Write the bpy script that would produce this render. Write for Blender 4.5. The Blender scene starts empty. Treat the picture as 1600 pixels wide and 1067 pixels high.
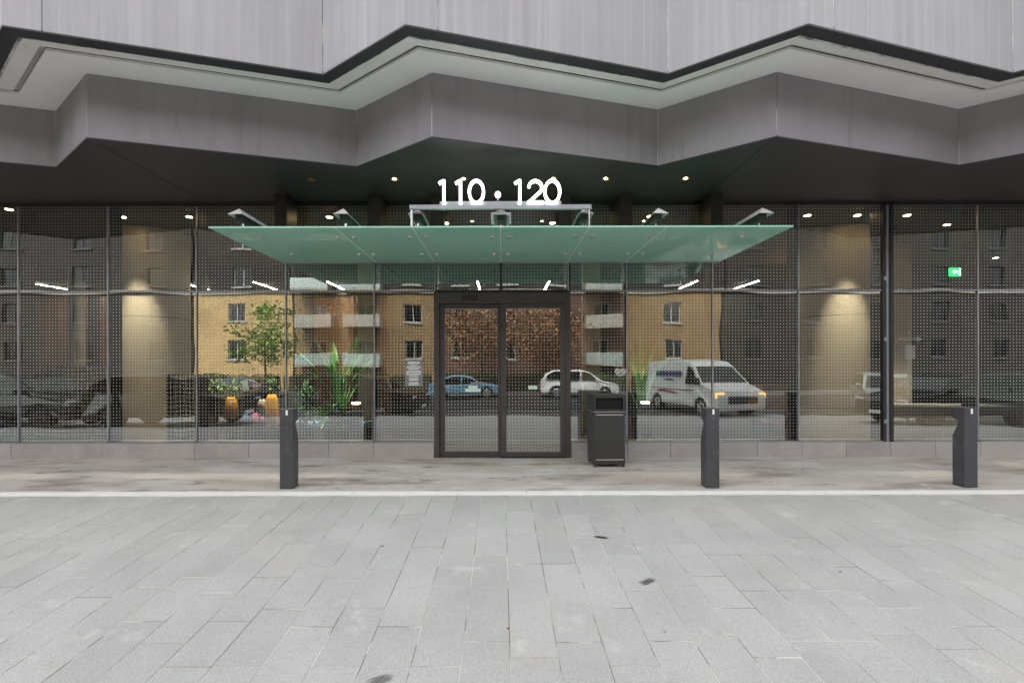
import bpy, bmesh, math, random
from mathutils import Vector, Matrix
R = math.radians
rnd = random.Random(7)
S = bpy.context.scene
C = S.collection

# ------------------------------------------------------------------ camera, sky, sun, exposure
F = 725.0            # focal length in photo pixels
cam = bpy.data.cameras.new('camera'); camo = bpy.data.objects.new('camera', cam); C.objects.link(camo)
camo.location = (0, 0, 1.5); camo.rotation_euler = (R(90), R(0.12), 0)
cam.sensor_width = 36; cam.lens = 36 * F / 1600
cam.shift_x = 17 / 1600; cam.shift_y = 38.5 / 1600
cam.clip_start = 0.05; cam.clip_end = 2000
S.camera = camo

SUN_EL, SUN_AZ = 57, -22          # degrees; azimuth measured from +Y clockwise
W = bpy.data.worlds.new('World'); S.world = W; W.use_nodes = True
wt = W.node_tree; bg = wt.nodes['Background']
sky = wt.nodes.new('ShaderNodeTexSky'); sky.sky_type = 'NISHITA'; sky.sun_disc = False
sky.sun_elevation = R(SUN_EL); sky.sun_rotation = R(SUN_AZ); sky.air_density = 1.0; sky.dust_density = 4.0; sky.ozone_density = 1.0
hs = wt.nodes.new('ShaderNodeHueSaturation'); hs.inputs['Saturation'].default_value = 0.04
wt.links.new(sky.outputs[0], hs.inputs['Color']); wt.links.new(hs.outputs[0], bg.inputs['Color'])
bg.inputs['Strength'].default_value = 0.15
sl = bpy.data.lights.new('sun', 'SUN'); sl.energy = 1.0; sl.angle = R(12); sl.color = (1, 0.96, 0.9)
so = bpy.data.objects.new('sun', sl); C.objects.link(so)
az, el = R(SUN_AZ), R(SUN_EL)
sd = Vector((math.sin(az) * math.cos(el), math.cos(az) * math.cos(el), math.sin(el)))
so.rotation_euler = sd.to_track_quat('Z', 'Y').to_euler(); so.location = sd * 50
S.view_settings.view_transform = 'Standard'; S.view_settings.look = 'None'
S.view_settings.exposure = 2.6; S.view_settings.gamma = 1.0
S.render.engine = 'CYCLES'
S.cycles.max_bounces = 10; S.cycles.diffuse_bounces = 5; S.cycles.glossy_bounces = 4
S.cycles.transmission_bounces = 6; S.cycles.transparent_max_bounces = 14
S.cycles.caustics_reflective = False; S.cycles.caustics_refractive = False
S.cycles.sample_clamp_indirect = 6
S.cycles.use_denoising = True

# ------------------------------------------------------------------ materials
MATS = {}
def nodes(name):
    m = bpy.data.materials.new(name); m.use_nodes = True
    t = m.node_tree; t.nodes.clear()
    out = t.nodes.new('ShaderNodeOutputMaterial')
    MATS[name] = m
    return m, t, out
def N(t, typ, **kw):
    n = t.nodes.new(typ)
    for k, v in kw.items():
        if k in n.inputs: n.inputs[k].default_value = v
        else: setattr(n, k, v)
    return n
def L(t, a, b): t.links.new(a, b)
def c4(c): return (c[0], c[1], c[2], 1)
def math_n(t, op, a, b=None):
    n = t.nodes.new('ShaderNodeMath'); n.operation = op
    for i, v in enumerate((a, b)):
        if v is None: continue
        if hasattr(v, 'is_output') or not isinstance(v, (int, float)): t.links.new(v, n.inputs[i])
        else: n.inputs[i].default_value = v
    return n.outputs[0]
def noise_mask(t, vec, scale, lo, hi, detail=5, stretch=(1, 1, 1), rough=0.6):
    mp = N(t, 'ShaderNodeMapping'); mp.inputs['Scale'].default_value = stretch
    L(t, vec, mp.inputs[0])
    n = N(t, 'ShaderNodeTexNoise', Scale=scale, Detail=detail, Roughness=rough)
    L(t, mp.outputs[0], n.inputs['Vector'])
    r = N(t, 'ShaderNodeMapRange'); r.inputs[1].default_value = lo; r.inputs[2].default_value = hi
    L(t, n.outputs[0], r.inputs[0])
    return r.outputs[0]
def mixc(t, fac, a, b, blend='MIX'):
    n = N(t, 'ShaderNodeMix', data_type='RGBA', blend_type=blend)
    if isinstance(fac, (int, float)): n.inputs[0].default_value = fac
    else: L(t, fac, n.inputs[0])
    for i, v in ((6, a), (7, b)):
        if isinstance(v, tuple): n.inputs[i].default_value = c4(v)
        else: L(t, v, n.inputs[i])
    return n.outputs[2]
def M(name, col, rough=.6, metal=0., var=.12, scale=4., bump=0., bscale=80., rand=0., layers=(), fine=0., spec=.5, stretch=(1,1,1)):
    """principled with world-space mottling; layers = (colour, scale, lo, hi, stretch)"""
    m, t, out = nodes(name)
    b = N(t, 'ShaderNodeBsdfPrincipled', Roughness=rough, Metallic=metal)
    b.inputs['Specular IOR Level'].default_value = spec
    g = N(t, 'ShaderNodeNewGeometry'); pos = g.outputs['Position']
    dk = tuple(c * (1 - var) for c in col); lt = tuple(min(1, c * (1 + var)) for c in col)
    c = mixc(t, noise_mask(t, pos, scale, .3, .7, stretch=stretch), dk, lt)
    if fine:
        c = mixc(t, noise_mask(t, pos, 160, .35, .65, 2), c, mixc(t, fine, c, (0, 0, 0)))
    for lc, ls, lo, hi, st in layers:
        c = mixc(t, noise_mask(t, pos, ls, lo, hi, stretch=st), c, lc)
    if rand:
        oi = N(t, 'ShaderNodeObjectInfo')
        v = N(t, 'ShaderNodeMapRange'); v.inputs[3].default_value = 1 - rand; v.inputs[4].default_value = 1 + rand
        L(t, oi.outputs['Random'], v.inputs[0])
        h = N(t, 'ShaderNodeHueSaturation'); L(t, v.outputs[0], h.inputs['Value']); L(t, c, h.inputs['Color']); c = h.outputs[0]
    L(t, c, b.inputs['Base Color'])
    if bump:
        n = N(t, 'ShaderNodeTexNoise', Scale=bscale, Detail=4); L(t, pos, n.inputs['Vector'])
        bp = N(t, 'ShaderNodeBump', Strength=bump, Distance=.01); L(t, n.outputs[0], bp.inputs['Height']); L(t, bp.outputs[0], b.inputs['Normal'])
    L(t, b.outputs[0], out.inputs[0])
    return m
def EM(name, col, strength):
    m, t, out = nodes(name)
    e = N(t, 'ShaderNodeEmission', Strength=strength); e.inputs[0].default_value = c4(col); L(t, e.outputs[0], out.inputs[0])
    return m
def glass_mat(name, dots, refl_ior=2.3, tint=(.8, .84, .82), wave=.02):
    m, t, out = nodes(name)
    g = N(t, 'ShaderNodeNewGeometry')
    tr = N(t, 'ShaderNodeBsdfTransparent'); tr.inputs[0].default_value = c4(tint)
    gl = N(t, 'ShaderNodeBsdfGlossy', Roughness=0.0); gl.inputs[0].default_value = (.93, .97, .95, 1)
    fr = N(t, 'ShaderNodeFresnel', IOR=refl_ior)
    if wave:
        n = N(t, 'ShaderNodeTexNoise', Scale=.9, Detail=1); L(t, g.outputs['Position'], n.inputs['Vector'])
        bp = N(t, 'ShaderNodeBump', Strength=wave, Distance=1.0); L(t, n.outputs[0], bp.inputs['Height']); L(t, bp.outputs[0], gl.inputs['Normal'])
    mx = N(t, 'ShaderNodeMixShader'); L(t, fr.outputs[0], mx.inputs[0]); L(t, tr.outputs[0], mx.inputs[1]); L(t, gl.outputs[0], mx.inputs[2])
    last = mx.outputs[0]
    if dots:
        sp = N(t, 'ShaderNodeSeparateXYZ'); L(t, g.outputs['Position'], sp.inputs[0])
        def cell(o):
            return math_n(t, 'SUBTRACT', math_n(t, 'FRACT', math_n(t, 'ADD', math_n(t, 'DIVIDE', o, .0527), 200.0)), .5)
        a, b = cell(sp.outputs[0]), cell(sp.outputs[2])
        d = math_n(t, 'ADD', math_n(t, 'MULTIPLY', a, a), math_n(t, 'MULTIPLY', b, b))
        k = math_n(t, 'LESS_THAN', d, dots * dots)
        df = N(t, 'ShaderNodeBsdfPrincipled', Roughness=.5); df.inputs['Base Color'].default_value = (.82, .82, .78, 1)
        m2 = N(t, 'ShaderNodeMixShader'); L(t, k, m2.inputs[0]); L(t, last, m2.inputs[1]); L(t, df.outputs[0], m2.inputs[2]); last = m2.outputs[0]
    L(t, last, out.inputs[0])
    return m

M('wall_panel', (.40, .396, .42), .7, var=.06, scale=1.2, bump=.05, bscale=120,
  layers=(((.485, .485, .50), 1.0, .48, .74, (16, 16, .25)), ((.335, .333, .348), .9, .52, .82, (9, 9, .2)), ((.45, .45, .47), 5, .74, .8, (1, 1, 1))))
M('fascia_panel', (.29, .283, .30), .65, var=.08, scale=1.5, bump=.05, bscale=120,
  layers=(((.23, .225, .24), .8, .5, .8, (5, 5, .3)), ((.62, .62, .62), 9, .73, .76, (1, 1, 1)), ((.17, .16, .165), 2.2, .64, .82, (3, 3, .35))))
M('sealant', (.66, .66, .66), .8, var=.3, scale=8, layers=(((.2, .2, .2), 3, .5, .6, (1, 1, .4)),))
M('dark_trim', (.035, .034, .038), .5, var=.15)
M('white_soffit', (.90, .895, .87), .7, var=.03, scale=2, layers=(((.50, .44, .35), 2.2, .72, .86, (1, 1, 1)),))
M('soffit_edge_white', (.82, .81, .77), .7, var=.05, scale=2, layers=(((.42, .33, .23), 2.6, .66, .80, (1, 1, 1)), ((.35, .35, .34), 7, .74, .8, (1, 1, 1))))
M('soffit_groove', (.42, .41, .39), .8)
M('black_soffit', (.040, .038, .038), .55, var=.12, scale=2, layers=(((.06, .057, .055), 1.5, .55, .8, (1, 1, 1)),))
M('black_metal', (.022, .021, .022), .42, var=.15, scale=6)
M('bronze_metal', (.075, .068, .068), .42, metal=.3, var=.12, scale=5)
M('bright_metal', (.42, .43, .47), .35, metal=.8, var=.1)
M('beam_metal', (.72, .70, .69), .45, metal=.1, var=.1, scale=6)
M('steel', (.62, .62, .62), .25, metal=1., var=.05)
M('granite', (.44, .415, .40), .6, var=.1, scale=2, rand=.08, fine=.35, bump=.04, layers=(((.54, .51, .48), 1.2, .55, .8, (1, 1, 1)),))
M('paver', (.425, .424, .42), .8, var=.08, scale=1.5, rand=.045, fine=.34, bump=.15, bscale=220,
  layers=(((.37, .365, .36), .45, .5, .8, (1, 1, 1)), ((.51, .51, .505), 3.5, .62, .82, (1, 1, 1)), ((.25, .24, .23), 4.3, .68, .80, (1, 1, 1)), ((.40, .355, .34), .6, .58, .85, (1, 1, 1)), ((.16, .155, .15), 26, .76, .80, (1, 1, 1))))
M('joint_mortar', (.55, .55, .53), .9, var=.2, scale=5, layers=(((.14, .135, .13), 2.2, .47, .56, (1, 1, 1)),))
M('walkway', (.47, .445, .42), .75, var=.1, scale=1.6, fine=.2, bump=.08, bscale=150,
  layers=(((.55, .535, .515), 1.5, .45, .7, (.5, 1.6, 1)), ((.39, .325, .275), .7, .48, .75, (.5, 1.3, 1)), ((.24, .205, .18), 1.15, .53, .68, (.55, 1.9, 1)), ((.11, .10, .095), 2.3, .60, .72, (.5, 1.7, 1)), ((.10, .09, .085), 7, .66, .74, (.7, 1.4, 1)), ((.58, .57, .555), 3.1, .62, .72, (.7, 1.5, 1))))
M('kerb_stone', (.74, .73, .71), .75, var=.06, scale=5, fine=.1)
M('asphalt', (.016, .016, .017), .85, var=.2, scale=3, bump=.2, bscale=200)
M('far_pavement', (.06, .059, .056), .85, var=.12, scale=1)
M('line_paint', (.12, .12, .115), .7, var=.15, scale=8)
M('tar', (.03, .028, .028), .8)
M('bollard_paint', (.055, .055, .06), .45, var=.12, scale=8, bump=.03, layers=(((.12, .118, .115), 6, .62, .78, (1, 1, .5)), ((.25, .25, .25), 30, .76, .79, (1, 1, .4))))
M('bin_paint', (.036, .036, .037), .4, var=.1, scale=9, layers=(((.20, .2, .2), 12, .74, .77, (1, 1, .4)),))
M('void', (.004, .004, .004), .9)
M('label_white', (.85, .85, .85), .5, var=.02)
M('label_grey', (.21, .21, .22), .5, var=.03)
M('label_green', (.62, .78, .70), .5, var=.05)
M('lobby_floor', (.10, .095, .09), .3, var=.1)
M('lobby_ceiling', (.19, .195, .175), .8, var=.03)
M('lobby_dark', (.035, .034, .033), .6, var=.2, scale=1)
M('lobby_wood', (.22, .105, .05), .45, var=.25, scale=1.5, stretch=(8, 8, .4))
M('column_clad', (.72, .64, .49), .45, metal=.0, var=.05, scale=1, spec=.7)
M('partition', (.012, .012, .013), .5)
M('net_white', (.6, .58, .52), .6)
M('concrete_pale', (.6, .6, .57), .7, var=.05)
M('leaf_green', (.045, .24, .045), .45, var=.35, scale=9)
M('leaf_dark', (.03, .14, .03), .5, var=.4, scale=9)
M('leaf_lime', (.22, .38, .05), .5, var=.35, scale=3)
M('leaf_autumn', (.26, .10, .035), .6, var=.4, scale=2, layers=(((.30, .19, .05), 1.1, .5, .6, (1, 1, 1)),))
M('bark', (.07, .05, .035), .9, var=.3, scale=8)
M('pot', (.045, .05, .055), .6)
M('yellow_cloth', (.85, .42, .01), .7, var=.12, scale=12)
M('pink_cloth', (.75, .15, .35), .7); M('blue_cloth', (.03, .09, .3), .7); M('cream_cloth', (.6, .54, .42), .8)
M('light_wood', (.45, .25, .10), .5, var=.2, scale=3)
M('brick_tan', (.44, .30, .13), .85, var=.12, scale=.8, layers=(((.30, .19, .08), .35, .5, .75, (1, 1, 1)),))
M('brick_ochre', (.20, .125, .055), .85, var=.2, scale=.8)
M('brick_brown', (.10, .05, .03), .85, var=.2, scale=.7)
M('brick_dark', (.018, .015, .012), .85, var=.2, scale=.7)
M('stone_band', (.30, .28, .24), .8, var=.08)
M('window_white', (.4, .39, .37), .5)
M('roofing', (.1, .1, .1), .9)
M('rubber', (.015, .015, .015), .8); M('rim', (.5, .5, .52), .3, metal=.9)
M('paint_white', (.80, .81, .80), .25, var=.02); M('paint_black', (.012, .012, .014), .2, var=.02); M('paint_blue', (.16, .30, .42), .25, var=.02)
M('paint_silver', (.42, .48, .46), .3, metal=.4, var=.02); M('plastic_black', (.02, .02, .02), .5)
M('graphic_navy', (.05, .06, .16), .5); M('graphic_red', (.5, .05, .05), .5)
M('sign_black', (.012, .012, .012), .5); M('sign_white', (.8, .8, .8), .5)
M('galvanised', (.4, .41, .42), .5, metal=.6)
EM('sign_glow', (1, 1, 1), 1.6)
EM('led', (1, .88, .68), 28.0)
EM('lamp_warm', (1, .72, .38), 14.0)
EM('sconce_orange', (1, .36, .07), 2.2)
EM('exit_green', (.0, .30, .07), 1.2); EM('exit_white', (.9, 1, .92), 1.1)
EM('headlamp', (1, .55, .15), .8)
M('headlamp_glass', (.7, .72, .72), .1)
M('brass', (.5, .33, .12), .3, metal=1.)
glass_mat('facade_glass', .118, 3.3, (.76, .79, .76), .0035)
glass_mat('clear_back', 0, 1.05, (.97, .98, .975), 0)
glass_mat('window_glass', 0, 1.45, (.10, .11, .12), .0)
def canopy_glass():
    m, t, out = nodes('canopy_glass')
    tl = N(t, 'ShaderNodeBsdfTranslucent'); tl.inputs[0].default_value = (.5, .97, .8, 1)
    df = N(t, 'ShaderNodeBsdfDiffuse'); df.inputs[0].default_value = (.60, .95, .80, 1)
    gl = N(t, 'ShaderNodeBsdfGlossy', Roughness=.05)
    tp = N(t, 'ShaderNodeBsdfTransparent'); tp.inputs[0].default_value = (.6, .85, .75, 1)
    g = N(t, 'ShaderNodeNewGeometry')
    cc = mixc(t, noise_mask(t, g.outputs['Position'], 1.1, .4, .75), (.50, .97, .79), (.46, .93, .70))
    cc = mixc(t, noise_mask(t, g.outputs['Position'], 3.2, .62, .80), cc, (.50, .76, .62)); cc = mixc(t, noise_mask(t, g.outputs['Position'], 14, .70, .78), cc, (.30, .45, .36))
    L(t, cc, df.inputs[0])
    a = N(t, 'ShaderNodeMixShader', Fac=.86); L(t, tl.outputs[0], a.inputs[1]); L(t, df.outputs[0], a.inputs[2])
    b = N(t, 'ShaderNodeMixShader', Fac=.05); L(t, a.outputs[0], b.inputs[1]); L(t, tp.outputs[0], b.inputs[2])
    fr = N(t, 'ShaderNodeFresnel', IOR=1.8)
    c = N(t, 'ShaderNodeMixShader'); L(t, fr.outputs[0], c.inputs[0]); L(t, b.outputs[0], c.inputs[1]); L(t, gl.outputs[0], c.inputs[2])
    L(t, c.outputs[0], out.inputs[0])
canopy_glass()

# ------------------------------------------------------------------ mesh helpers
class B:
    """collects vertices and faces; build() links them as ONE mesh object"""
    def __init__(s): s.v = []; s.f = []; s.m = []
    def add(s, vs, fs, mi=0):
        o = len(s.v); s.v += [tuple(p) for p in vs]
        for f in fs: s.f.append([i + o for i in f]); s.m.append(mi)
        return s
    def box(s, x0, x1, y0, y1, z0, z1, mi=0, front=None):
        vs = [(x0,y0,z0),(x1,y0,z0),(x1,y1,z0),(x0,y1,z0),(x0,y0,z1),(x1,y0,z1),(x1,y1,z1),(x0,y1,z1)]
        fs = [(0,1,5,4),(1,2,6,5),(2,3,7,6),(3,0,4,7),(4,5,6,7),(3,2,1,0)]
        if front is None: return s.add(vs, fs, mi)
        s.add(vs, fs[:1], front); o = len(s.v) - 8
        for f in fs[1:]: s.f.append([i + o for i in f]); s.m.append(mi)
        return s
    def prism(s, poly, fn, a, b, mi=0):
        """poly 2D, fn(u,v,w)->xyz, extruded from w=a to w=b"""
        n = len(poly)
        vs = [fn(u, v, a) for u, v in poly] + [fn(u, v, b) for u, v in poly]
        fs = [tuple(range(n))[::-1], tuple(range(n, 2*n))] + [(i, (i+1) % n, n + (i+1) % n, n + i) for i in range(n)]
        return s.add(vs, fs, mi)
    def cyl(s, p, q, r0, r1=None, n=12, mi=0, caps=True):
        r1 = r0 if r1 is None else r1
        p, q = Vector(p), Vector(q); d = (q - p).normalized()
        u = d.orthogonal().normalized(); w = d.cross(u)
        vs = []
        for c, r in ((p, r0), (q, r1)):
            for i in range(n):
                a = 2*math.pi*i/n; vs.append(c + u*math.cos(a)*r + w*math.sin(a)*r)
        fs = [(i, (i+1) % n, n + (i+1) % n, n + i) for i in range(n)]
        if caps: fs += [tuple(range(n))[::-1], tuple(range(n, 2*n))]
        return s.add(vs, fs, mi)
    def path(s, pts, r, n=6, mi=0):
        rs = r if isinstance(r, (list, tuple)) else [r]*len(pts)
        for i in range(len(pts)-1): s.cyl(pts[i], pts[i+1], rs[i], rs[i+1], n, mi)
        return s
    def mesh(s, name, mats, off=(0,0,0), smooth=False, bevel=0, seg=1):
        me = bpy.data.meshes.new(name)
        me.from_pydata([(x-off[0], y-off[1], z-off[2]) for x, y, z in s.v], [], s.f)
        mats = [mats] if isinstance(mats, str) else mats
        for m in mats: me.materials.append(MATS[m])
        me.polygons.foreach_set('material_index', s.m)
        bm = bmesh.new(); bm.from_mesh(me)
        bmesh.ops.recalc_face_normals(bm, faces=bm.faces)
        if bevel:
            bmesh.ops.bevel(bm, geom=[e for e in bm.edges if e.is_manifold and e.calc_face_angle(0) > .3], offset=bevel, segments=seg, affect='EDGES', profile=.5)
        bm.to_mesh(me); bm.free()
        if smooth:
            me.polygons.foreach_set('use_smooth', [True]*len(me.polygons))
        me.update()
        return me
    def build(s, name, mats, parent=None, off=(0,0,0), **kw):
        return link(name, s.mesh(name, mats, off, **kw), parent)
def link(name, data, parent=None):
    o = bpy.data.objects.new(name, data); C.objects.link(o)
    if parent is not None: o.parent = parent
    return o
def tag(o, label=None, cat=None, group=None, kind=None):
    if label: o['label'] = label
    if cat: o['category'] = cat
    if group: o['group'] = group
    if kind: o['kind'] = kind
    return o
def thing(name, label, cat, loc=(0,0,0), rz=0, group=None):
    o = link(name, None); o.location = loc; o.rotation_euler = (0, 0, rz)
    return tag(o, label, cat, group)
def copy_tree(o, parent=None):
    c = o.copy(); C.objects.link(c); c.parent = parent
    for ch in list(o.children): copy_tree(ch, c)
    return c
def X(px, d): return (px - 783) * d / F          # lateral metres of a photo column at depth d
def Z(py, d): return 1.5 + (572 - py) * d / F

GY = 7.66      # glass plane
SL = .068      # plaza falls towards the street
def gz(y):
    if y >= 5.70: return -.02 * (GY - y)
    return -.04 - SL * (5.70 - max(y, 0))

# ------------------------------------------------------------------ ground
RZ = gz(0) - .01
tag(B().add([(-400,-400,RZ-.12),(400,-400,RZ-.12),(400,400,RZ-.12),(-400,400,RZ-.12)], [(0,1,2,3)]).build('ground', 'far_pavement'), kind='structure')
tag(B().box(-60, 60, -15.2, -6.5, RZ-.1, RZ-.06).build('road', 'asphalt'), kind='structure')
b = B()
for i in range(-12, 13): b.box(i*4.5, i*4.5+2.0, -9.05, -8.93, RZ-.06, RZ-.055)
tag(b.build('road_marking', 'line_paint'), kind='structure')
tag(B().box(-60, 60, -20.6, -15.2, RZ-.1, RZ+.04).build('far_pavement', 'far_pavement'), kind='structure')
tag(B().box(-60, 60, -6.5, -6.35, RZ-.1, RZ-.01).build('street_kerb', 'far_pavement'), kind='structure')
tag(B().box(-60, 60, -6.35, -2.6, RZ-.1, RZ-.055).build('parking_lane', 'far_pavement'), kind='structure')
# plaza: mortar bed, pavers on it
b = B(); x0, x1 = -15.1, 15.1
b.add([(x0,5.55,gz(5.55)-.003),(x1,5.55,gz(5.55)-.003),(x1,0,gz(0)-.003),(x0,0,gz(0)-.003),(x1,-2.6,gz(0)-.003),(x0,-2.6,gz(0)-.003)], [(0,3,2,1),(3,5,4,2)])
plaza = tag(b.build('plaza', 'joint_mortar'), kind='structure')
PW, PL, GAP = .29, .57, .004
pm = {}
def paver_mesh(l):
    k = round(l, 2)
    if k not in pm:
        b = B().box(-PW/2+GAP/2, PW/2-GAP/2, -l/2+GAP/2, l/2-GAP/2, -.03, 0)
        pm[k] = b.mesh('paver', 'paver', bevel=.0025)
    return pm[k]
cand = []
ncol = int(30 / PW)
for i in range(ncol):
    x = -15.05 + PW * (i + .5) + .02
    y = 5.55; first = rnd.choice([.14, .2, .28, .35, .42, .5, .57])
    while y > -2.55:
        l = first or (PL if rnd.random() > .12 else rnd.choice([.43, .5])); first = 0
        if y - l < 0 < y: l = min(l, max(y, .12))
        cand.append((x, y - l/2, l)); y -= l
def seen(x, y):
    if y < 1.9: return 0
    h = 1.5 - gz(y); px = 783 + F*x/y; py = 572 + F*h/y
    if -30 < px < 1630 and py < 1100: return F*F*h/(y**3)
    return 0
cand.sort(key=lambda c: -seen(c[0], c[1]))
fld = B()
for k, (x, y, l) in enumerate(cand):
    dz = rnd.uniform(-.0015, .0015)
    if k < 300 and seen(x, y) > 0:
        o = link('paver', paver_mesh(l), plaza); o.location = (x, y, gz(y)+dz); o.rotation_euler = (math.atan(SL)+rnd.uniform(-.002,.002), rnd.uniform(-.003,.003), 0)
    else:
        a, c = y - l/2 + GAP/2, y + l/2 - GAP/2; w = PW/2 - GAP/2; za, zc = gz(a)+dz, gz(c)+dz
        vs = [(x-w,a,za),(x+w,a,za),(x+w,c,zc),(x-w,c,zc)]; vs += [(p,q,r-.02) for p,q,r in vs]
        fld.add(vs, [(0,1,2,3),(0,4,5,1),(1,5,6,2),(2,6,7,3),(3,7,4,0)])
tag(fld.build('paving_field', 'paver', plaza), kind='stuff')
# kerb band and walkway
b = B(); kl = []
xk = -15.0
kerb = tag(B().box(-15.1, 15.1, 5.555, 5.705, -.16, gz(5.7)-.012).build('kerb_band', 'joint_mortar'), kind='structure')
while xk < 15:
    l = rnd.choice([1.8, 2.1, 2.4])
    B().box(xk+.002, min(xk+l, 15)-.002, 5.556, 5.702, -.1, gz(5.7)+.008).build('kerb_stone', 'kerb_stone', kerb, bevel=.005); xk += l
b = B()
nx, ny = 60, 8
for j in range(ny+1):
    for i in range(nx+1):
        y = 5.706 + (GY+.02-5.706)*j/ny; b.v.append((-15+30*i/nx, y, gz(y)))
for j in range(ny):
    for i in range(nx):
        a = j*(nx+1)+i; b.f.append([a, a+1, a+nx+2, a+nx+1]); b.m.append(0)
tag(b.build('walkway', 'walkway'), kind='structure')
tag(B().box(-20, -15, -2.6, GY, RZ-.1, RZ-.002).box(15, 20, -2.6, GY, RZ-.1, RZ-.002).build('side_pavement', 'far_pavement'), kind='structure')
# tar smears and gum spots on the paving
def smear(px, py, w, h, streaks, label, rot=0.):
    d = 3.5
    for _ in range(20): d = F*(1.5-gz(d))/(py-572)
    x, y = X(px, d), d; b = B(); k = random.Random(int(px))
    for i in range(streaks):
        off = (i-(streaks-1)/2)*h*1.0; l = w*k.uniform(.55, 1); sx = k.uniform(-.1, .1)*w; n = 9; vs = []
        for j in range(n):
            t = j/(n-1)*2-1; ww = h*(.42 if streaks == 1 else .2)*math.sqrt(max(0, 1-t*t))*k.uniform(.6, 1.1)+.0006
            for sg in (-1, 1):
                u, v = t*l/2+sx, off+sg*ww; xx, yy = x+u*math.cos(rot)-v*math.sin(rot), y+u*math.sin(rot)+v*math.cos(rot)
                vs.append((xx, yy, gz(yy)+.0045))
        b.add(vs, [(2*j, 2*j+2, 2*j+3, 2*j+1) for j in range(n-1)])
    tag(b.build('tar_smear', 'tar'), label, 'stain')
smear(940, 840, .20, .05, 1, 'solid black tar smear on the paving below the litter bin', -.3)
smear(1012, 909, .17, .010, 6, 'black scratchy scuff mark on the paving right of centre', .55)
smear(592, 1062, .17, .010, 6, 'black scratchy scuff mark at the near edge of the paving', .45)
for px, py, w, lb in ((793, 982, .022, 'small black gum spot on the near paving at centre'), (596, 853, .035, 'small dark gum spot on the paving left of centre'), (1038, 988, .02, 'round black gum dot on the near paving right of centre'), (1312, 894, .025, 'lone dark gum spot on the right half of the paving')):
    smear(px, py, w, w*.7, 1, lb)

# ------------------------------------------------------------------ our building
BL = (0, GY, 0)
bld = thing('office_building', 'grey panelled building with zigzag overhang and dotted glass shopfront', 'building', BL)
def bb(b, name, mats, parent=bld, **kw): return b.build(name, mats, parent, off=BL if True else None, **kw)
PER, P0, VA = 4.06, -4.87, 2.93
def zig(yp, yv, dx=0., k0=-4, k1=5):
    pts = []
    for k in range(k0, k1+1):
        pts.append((P0+PER*k+dx, yp)); pts.append((P0+PER*k+VA+dx, yv))
    return pts
def lerp(a, b, t): return (a[0]+(b[0]-a[0])*t, a[1]+(b[1]-a[1])*t)
ZS, ZF, ZT = 4.20, 4.956, 32.0  # top raised so the unseen upper wall shades the road
def wall_piece(pts, th, z0, z1, name, mat, parent, gap=.006, bevel=.002):
    a, c = pts[0], pts[-1]
    l0 = math.dist(pts[0], pts[1]); l1 = math.dist(pts[-2], pts[-1])
    p = [lerp(pts[0], pts[1], gap/l0)] + pts[1:-1] + [lerp(pts[-1], pts[-2], gap/l1)]
    b = B()
    for i in range(len(p)-1): pass
    n = len(p); vs = []
    for (x, y) in p: vs += [(x, y, z0), (x, y, z1), (x, y+th, z0), (x, y+th, z1)]
    fs = []
    for i in range(n-1):
        q, r = 4*i, 4*i+4
        fs += [(q, r, r+1, q+1), (q+2, q+3, r+3, r+2), (q, q+2, r+2, r), (q+1, r+1, r+3, q+3)]
    fs += [(0, 1, 3, 2), (4*n-4, 4*n-2, 4*n-1, 4*n-3)]
    b.add(vs, fs)
    return bb(b, name, mat, parent, bevel=bevel)
def strip(za, zb, z, th=.02):
    """flat strip between two zigzags"""
    b = B(); n = len(za)
    vs = [(x, y, z) for x, y in za] + [(x, y, z) for x, y in zb] + [(x, y, z+th) for x, y in za] + [(x, y, z+th) for x, y in zb]
    fs = []
    for i in range(n-1):
        fs += [(i, n+i, n+i+1, i+1), (2*n+i, 2*n+i+1, 3*n+i+1, 3*n+i), (i, i+1, 2*n+i+1, 2*n+i), (n+i, 3*n+i, 3*n+i+1, n+i+1)]
    return b.add(vs, fs)
# upper wall
zw = zig(4.67, 5.46, -.15)
sealU = bb(strip([(x, y+.004) for x, y in zw], [(x, y+.2) for x, y in zw], ZF-.01, ZT-ZF), 'upper_wall', 'sealant')
for i in range(0, len(zw)-2, 2):
    pk, va, nx_ = zw[i], zw[i+1], zw[i+2]
    j0 = lerp(pk, va, .33/math.dist(pk, va))
    nva = zw[i+3] if i+3 < len(zw) else None
    wall_piece([j0, va], .010, ZF-.016, ZT, 'wall_panel', 'wall_panel', sealU)
    end = lerp(nx_, nva, .33/math.dist(nx_, nva)) if nva else lerp(va, nx_, 1)
    wall_piece([va, nx_, end] if nva else [va, nx_], .010, ZF-.016, ZT, 'wall_panel', 'wall_panel', sealU)
zo = zig(4.82, 5.625, -.14); zg0 = zig(5.005, 5.81, -.10); zg1 = zig(5.06, 5.865, -.09); zi = zig(5.60, 6.40, .02)
bb(strip([(x, y+.004) for x, y in zw], zo, ZF-.03, .05), 'drip_trim', 'dark_trim')
ws = bb(strip(zg1, zi, ZF-.006, .03), 'white_soffit', 'white_soffit')
bb(strip(zo, zg0, ZF+.004, .03), 'soffit_border', 'soffit_edge_white', ws)
bb(strip(zg0, zg1, ZF+.035, .03), 'soffit_groove', 'soffit_groove', ws)
# lower fascia
zf = zig(5.455, 6.255)
fas = bb(strip([(x, y+.004) for x, y in zf], [(x, y+.1) for x, y in zf], ZS+.006, ZF-ZS-.02), 'fascia', 'sealant')
for i in range(len(zf)-1):
    wall_piece([zf[i], zf[i+1]], .010, ZS, ZF-.008, 'fascia_panel', 'fascia_panel', fas, gap=.005)
bb(strip([(x, y+.006) for x, y in zf], [(x, y+.13) for x, y in zf], ZS-.012, .02), 'drip_edge', 'dark_trim', fas)
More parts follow.
